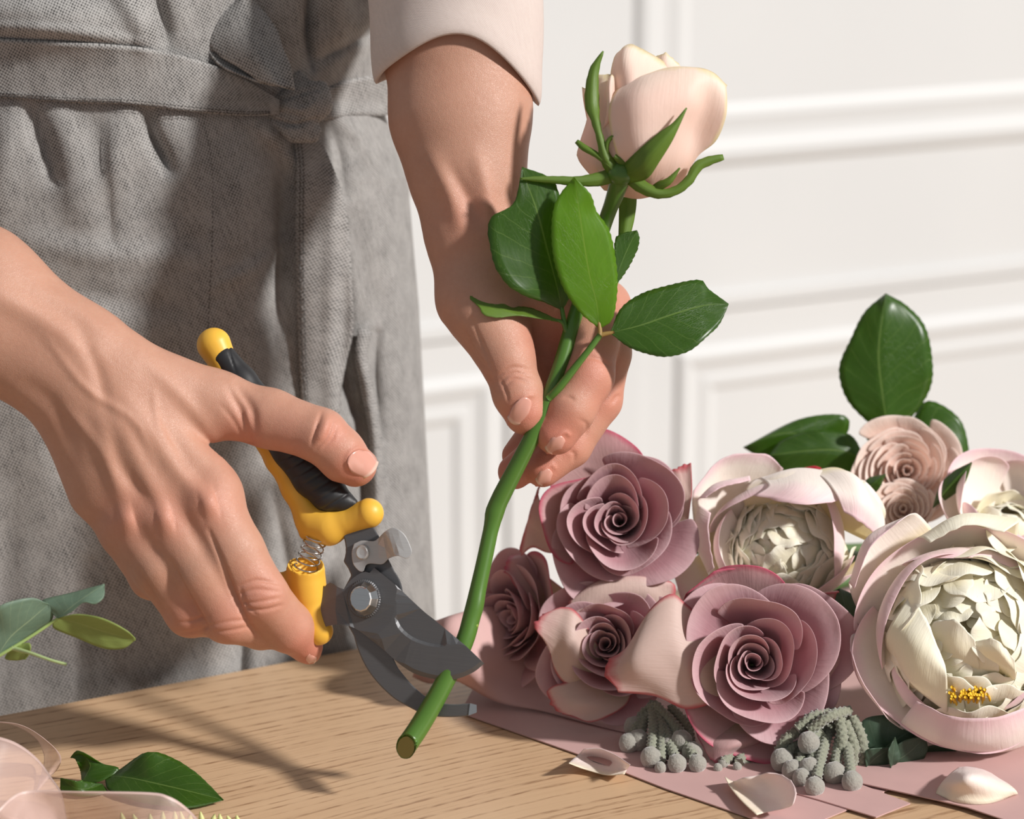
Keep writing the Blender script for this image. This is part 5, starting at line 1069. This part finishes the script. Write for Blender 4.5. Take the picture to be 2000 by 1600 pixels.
# stamens of the open peony
ST = []
for k in range(46):
    a = random.uniform(0, 2 * PI); r = random.uniform(0, 24); x, y = 1890 + r * 1.9 * math.cos(a), 1356 + r * .62 * math.sin(a); ST.append(tube([(x, y + 26, 180), (x + random.uniform(-4, 4), y + 8, 110), (x + random.uniform(-8, 8), y - 2, 66)], [2.2, 2.0, 3.4], 6, 6))
v, f = join(*ST); tag(mesh_obj('stamens', W(v), f, M['anther'], p2), kind='stuff')
PP(p2, [[(1720, 1260, 260), (1730, 1330, 260), (1800, 1400, 260)], [(1690, 1240, 200), (1700, 1340, 170), (1780, 1430, 190)], [(1664, 1240, 170), (1680, 1330, 140), (1740, 1410, 150)], [(1660, 1270, 150), (1684, 1330, 110), (1720, 1384, 120)]], 6)
PP(p2, [[(1700, 1230, 260), (1760, 1120, 260), (1840, 1060, 260)], [(1670, 1180, 200), (1710, 1080, 210), (1800, 1010, 220)], [(1658, 1140, 170), (1694, 1050, 170), (1780, 1004, 180)], [(1668, 1150, 140), (1700, 1070, 130), (1754, 1020, 140)]], 7)
PP(p2, [[(1800, 1120, 260), (1880, 1080, 250), (1980, 1100, 250)], [(1790, 1060, 190), (1880, 1010, 180), (1990, 1020, 190)], [(1800, 1050, 140), (1880, 1010, 130), (1990, 1020, 140)], [(1816, 1060, 120), (1890, 1026, 110), (1960, 1040, 110)]], 8, mat='peony')
PP(p2, [[(1760, 1370, 260), (1860, 1400, 250), (1960, 1400, 250), (2050, 1370, 250)], [(1760, 1420, 200), (1860, 1460, 180), (1960, 1466, 180), (2060, 1430, 190)], [(1760, 1410, 140), (1860, 1450, 110), (1960, 1450, 110), (2050, 1400, 130)], [(1790, 1370, 100), (1860, 1400, 70), (1950, 1400, 60), (2030, 1370, 90)]], 9)
PP(p2, [[(1760, 1300, 200), (1800, 1350, 190), (1850, 1380, 190)], [(1730, 1260, 130), (1780, 1330, 100), (1850, 1390, 110)], [(1740, 1220, 100), (1790, 1270, 60), (1850, 1330, 60)], [(1780, 1160, 110), (1810, 1210, 70), (1846, 1300, 60)]], 10, mat='peony')
PP(p2, [[(1800, 1290, 150), (1860, 1320, 130), (1910, 1330, 130)], [(1810, 1240, 90), (1860, 1270, 70), (1912, 1300, 80)], [(1824, 1214, 70), (1866, 1212, 50), (1904, 1250, 60)]], 11, mat='peony')
PP(p2, [[(1900, 1300, 130), (1940, 1310, 110), (1980, 1330, 120)], [(1900, 1270, 70), (1950, 1280, 50), (1984, 1320, 70)], [(1906, 1252, 60), (1946, 1250, 40), (1982, 1290, 56)]], 12, mat='peony')

# peach spray roses
def spray(c, R, axis, roll, label, seed, layers=8):
    rs = random.Random(seed); B = basis(axis, roll); t = thing('peach_spray_rose', label, 'rose', W(np.array(c, float)), 'peach spray roses'); th = 0
    for i in range(layers):
        f_ = (i + .5) / layers; n = 3 if i < 3 else 5
        for k in range(n):
            th += 2 * PI / n + rs.uniform(-.15, .15); flower_petal('petal', t, c, B, th, PI / n * 1.3, R * .95 * f_ ** .9, R * (0.75 - .25 * f_), R * .1 * f_, R * .10 * f_, M['peach'], seed * 13 + i * 5 + k, nu=11, nv=9, ruff=.05, spiral=.3)
        th += .5
    stem_to(t, c, B, r=9); return t
spray((1766, 925, 720), 104, (0.1, -0.1, -1), 0, 'pale peach spray rose in front of the upright leaf', 31)
spray((1764, 1004, 610), 60, (0.0, -0.3, -1), 1, 'small peach spray rose tucked below the other, above the largest peony', 32, 6)

# leaves behind the bouquet
def bleaf(label, mid, le, ri, z, mat='leaf', serr=2.4, seed=0, grp=None):
    o = leaf('rose_leaf', z3(mid, z), z3(le, np.array(z) + 20), z3(ri, np.array(z) + 20), M[mat], None, serr=serr, teeth=22, seed=seed, ripple=4, thick=.0005); return tag(o, label, 'leaf', 'large leaves behind the bouquet')
bleaf('tall upright green leaf standing above the peach rose', [(1736, 850), (1722, 760), (1716, 680), (1730, 574)], [(1736, 850), (1698, 826), (1655, 780), (1640, 720), (1664, 660), (1690, 610), (1730, 574)], [(1736, 850), (1784, 810), (1815, 760), (1820, 710), (1806, 640), (1770, 598), (1730, 574)], [760, 740, 740], 'leaf', 3, 41)
bleaf('folded green leaf right of the upright leaf', [(1760, 920), (1810, 880), (1850, 860), (1890, 930)], [(1760, 920), (1780, 830), (1812, 784), (1870, 815), (1890, 870), (1890, 940)], [(1760, 920), (1820, 930), (1870, 930), (1898, 950), (1890, 940)], [790, 780, 790], 'leaf', 2, 42)
bleaf('pale leaf tip between the upright leaf and the peach rose', [(1730, 900), (1740, 860), (1748, 822)], [(1730, 900), (1690, 850), (1720, 824), (1748, 820)], [(1730, 900), (1790, 870), (1776, 830), (1748, 820)], [740, 735, 730], 'sepal', 0, 43)
bleaf('dark green leaf with a folded top, left of the peach rose', [(1600, 900), (1560, 850), (1510, 850), (1452, 874)], [(1600, 900), (1652, 850), (1648, 812), (1560, 820), (1452, 874)], [(1600, 900), (1540, 910), (1500, 900), (1452, 874)], [760, 740, 740], 'leaf', 2, 44)
bleaf('dark green leaf lying in front, left of the peach rose', [(1690, 900), (1640, 880), (1580, 880), (1500, 890)], [(1690, 900), (1660, 850), (1590, 842), (1530, 860), (1500, 890)], [(1690, 900), (1660, 960), (1580, 950), (1520, 920), (1500, 890)], [720, 700, 700], 'leaf', 2, 45)
bleaf('narrow dark leaf rising right of the small peach rose', [(1822, 992), (1850, 955), (1872, 930), (1898, 904)], [(1822, 992), (1836, 950), (1862, 922), (1898, 903)], [(1822, 992), (1862, 966), (1884, 944), (1898, 905)], [480, 470, 470], 'leaf', 0, 46)
bleaf('little dark leaf tip poking out left of the peach rose centre', [(1690, 960), (1705, 945), (1730, 927)], [(1690, 960), (1694, 936), (1730, 926)], [(1690, 960), (1712, 960), (1730, 928)], [560, 550, 550], 'leaf', 0, 47)
o = patch('red_petal', [[(1566, 930, 560), (1590, 930, 560), (1604, 930, 560)], [(1568, 914, 560), (1590, 910, 555), (1604, 914, 560)]], m_petal('crimson_petal', srgb(190, 20, 50), srgb(200, 40, 60), srgb(150, 10, 30)), None, 10, 6); tag(o, 'crimson petal tip just showing behind the back white peony', 'petal')
# eucalyptus tucked into the bouquet
EB = thing('eucalyptus_sprig', 'dark eucalyptus sprig lying under the largest peony', 'eucalyptus', T(1740, 1470))
def el(mid, le, ri, z): return leaf('leaf', z3(mid, z), z3(le, np.array(z) - 10), z3(ri, np.array(z) + 14), M['euca_dark'], EB, serr=0, thick=.0005, ripple=3)
el([(1700, 1500), (1730, 1460), (1790, 1420)], [(1700, 1500), (1680, 1440), (1690, 1404), (1750, 1398), (1790, 1420)], [(1700, 1500), (1760, 1490), (1810, 1450), (1790, 1420)], [170, 160, 180])
el([(1700, 1500), (1760, 1480), (1808, 1440)], [(1700, 1500), (1760, 1450), (1808, 1438)], [(1700, 1500), (1780, 1504), (1810, 1470), (1808, 1440)], [160, 150, 170])
el([(1692, 1500), (1710, 1480), (1738, 1462)], [(1692, 1500), (1692, 1466), (1738, 1460)], [(1692, 1500), (1730, 1500), (1742, 1484), (1738, 1462)], [140, 130, 130]); el([(1740, 1500), (1744, 1470), (1748, 1440)], [(1740, 1500), (1734, 1470), (1748, 1440)], [(1740, 1500), (1758, 1480), (1748, 1440)], [134, 120, 120])
el([(1780, 1470), (1830, 1470), (1886, 1476)], [(1780, 1470), (1830, 1456), (1886, 1474)], [(1780, 1470), (1830, 1484), (1886, 1478)], [200, 210, 220])
el([(1640, 1240), (1650, 1190), (1640, 1150)], [(1640, 1240), (1612, 1200), (1610, 1165), (1640, 1150)], [(1640, 1240), (1672, 1210), (1668, 1166), (1640, 1150)], [330, 320, 330]); el([(1640, 1240), (1645, 1215), (1660, 1196)], [(1640, 1240), (1628, 1214), (1660, 1194)], [(1640, 1240), (1664, 1224), (1660, 1196)], [300, 290, 290])
# brunia: woolly grey balls on scaly stalks
def m_wool(name, c):
    a = NT(name, rough=0.95, sheen=0.6); n = a.noise(900, 3); k = a.noise(140, 2); a.set('col', a.mix(n, tuple(x * .62 for x in c[:3]) + (1,), c)); a.bump(n, 0.7, 0.0006); return a.m
M['ball'] = m_wool('brunia_ball', srgb(166, 162, 152)); M['scale'] = m_wool('brunia_stalk', srgb(150, 152, 132))
def scaly(P, r, n=None):
    P = np.array(P, float); L = np.linalg.norm(np.diff(P, axis=0), axis=1).sum(); n = int(L / 1.6)
    return tube(P, r, 16, n, prof=lambda i, a: 1.0 + 0.26 * abs(math.sin(a * 2.5 + i * .42)) * abs(math.sin(a * 2.5 - i * .42)) * 2 - .14)
def brunia(label, root, balls, extra=()):
    t = thing('brunia_cluster', label, 'berries', T(root[0], root[1] + 30), 'grey brunia clusters')
    root = np.array(root, float)
    for (x, y, z, r) in balls:
        o = np.array([x, y, min(z, float(zt(x, y, r * PX * 1.02)))], float); st = root + [random.uniform(-22, 22), random.uniform(-8, 8), random.uniform(-6, 20)]; mid = st * .45 + o * .55 + [random.uniform(-8, 8), -12, 14]
        v, f = scaly([st, mid, o + (mid - o) * .2], [8, 9.5, 9]); mesh_obj('stalk', W(v), f, M['scale'], t)
        o[2] = min(z, float(zt(x, y, r * PX * 1.02))); v, f = ballm((0, 0, 0), 1, 14); k = 1 + .03 * np.sin(v[:, 2:3] * 26 + v[:, 0:1] * 8) ; v = v * k * [r, r * 1.04, r] + o; mesh_obj('ball', W(v), f, M['ball'], t)
    for e in extra:
        v, f = scaly(e, [9, 10, 9]); mesh_obj('stalk', W(v), f, M['scale'], t)
    return t
def zb_(y, r): return float(zt(1500, y)) - 0.4 * r
brunia('round grey brunia berries in the middle, under the left side of the largest mauve rose', (1290, 1380, 290), [(1228, 1452, 262, 20), (1247, 1446, 230, 21), (1271, 1480, 205, 21), (1331, 1447, 190, 21), (1307, 1461, 196, 21), (1352, 1470, 176, 21), (1322, 1492, 210, 19), (1362, 1492, 200, 18), (1238, 1420, 280, 20), (1290, 1500, 215, 12)])
brunia('large cluster of round grey brunia berries at the front, right of the largest mauve rose', (1640, 1400, 200), [(1579, 1451, 110, 22), (1527, 1485, 120, 23), (1582, 1505, 100, 25), (1630, 1511, 104, 23), (1664, 1527, 124, 21), (1591, 1537, 130, 20), (1548, 1506, 140, 22), (1566, 1520, 140, 19)],
       [[(1580, 1428, 120), (1620, 1400, 120), (1660, 1388, 150)], [(1556, 1424, 130), (1590, 1400, 140), (1640, 1392, 170)], [(1665, 1400, 150), (1684, 1450, 140), (1682, 1500, 150)], [(1650, 1410, 140), (1668, 1460, 130), (1664, 1500, 140)], [(1520, 1470, 140), (1540, 1440, 140), (1600, 1410, 160)], [(1512, 1480, 150), (1560, 1470, 150), (1610, 1430, 150)], [(1640, 1400, 140), (1645, 1450, 120), (1630, 1490, 130)]])
brunia('small green-grey brunia tuft in shade below the tip of the largest mauve rose', (1490, 1430, 260), [(1402, 1500, 190, 9), (1412, 1492, 200, 10), (1440, 1498, 180, 9)], [[(1450, 1506, 170), (1462, 1480, 180), (1490, 1450, 230)], [(1458, 1510, 180), (1478, 1490, 190), (1500, 1460, 240)], [(1430, 1504, 190), (1446, 1480, 200), (1480, 1440, 240)], [(1410, 1504, 200), (1430, 1486, 210), (1470, 1450, 250)], [(1480, 1500, 190), (1494, 1480, 200), (1510, 1450, 240)]])
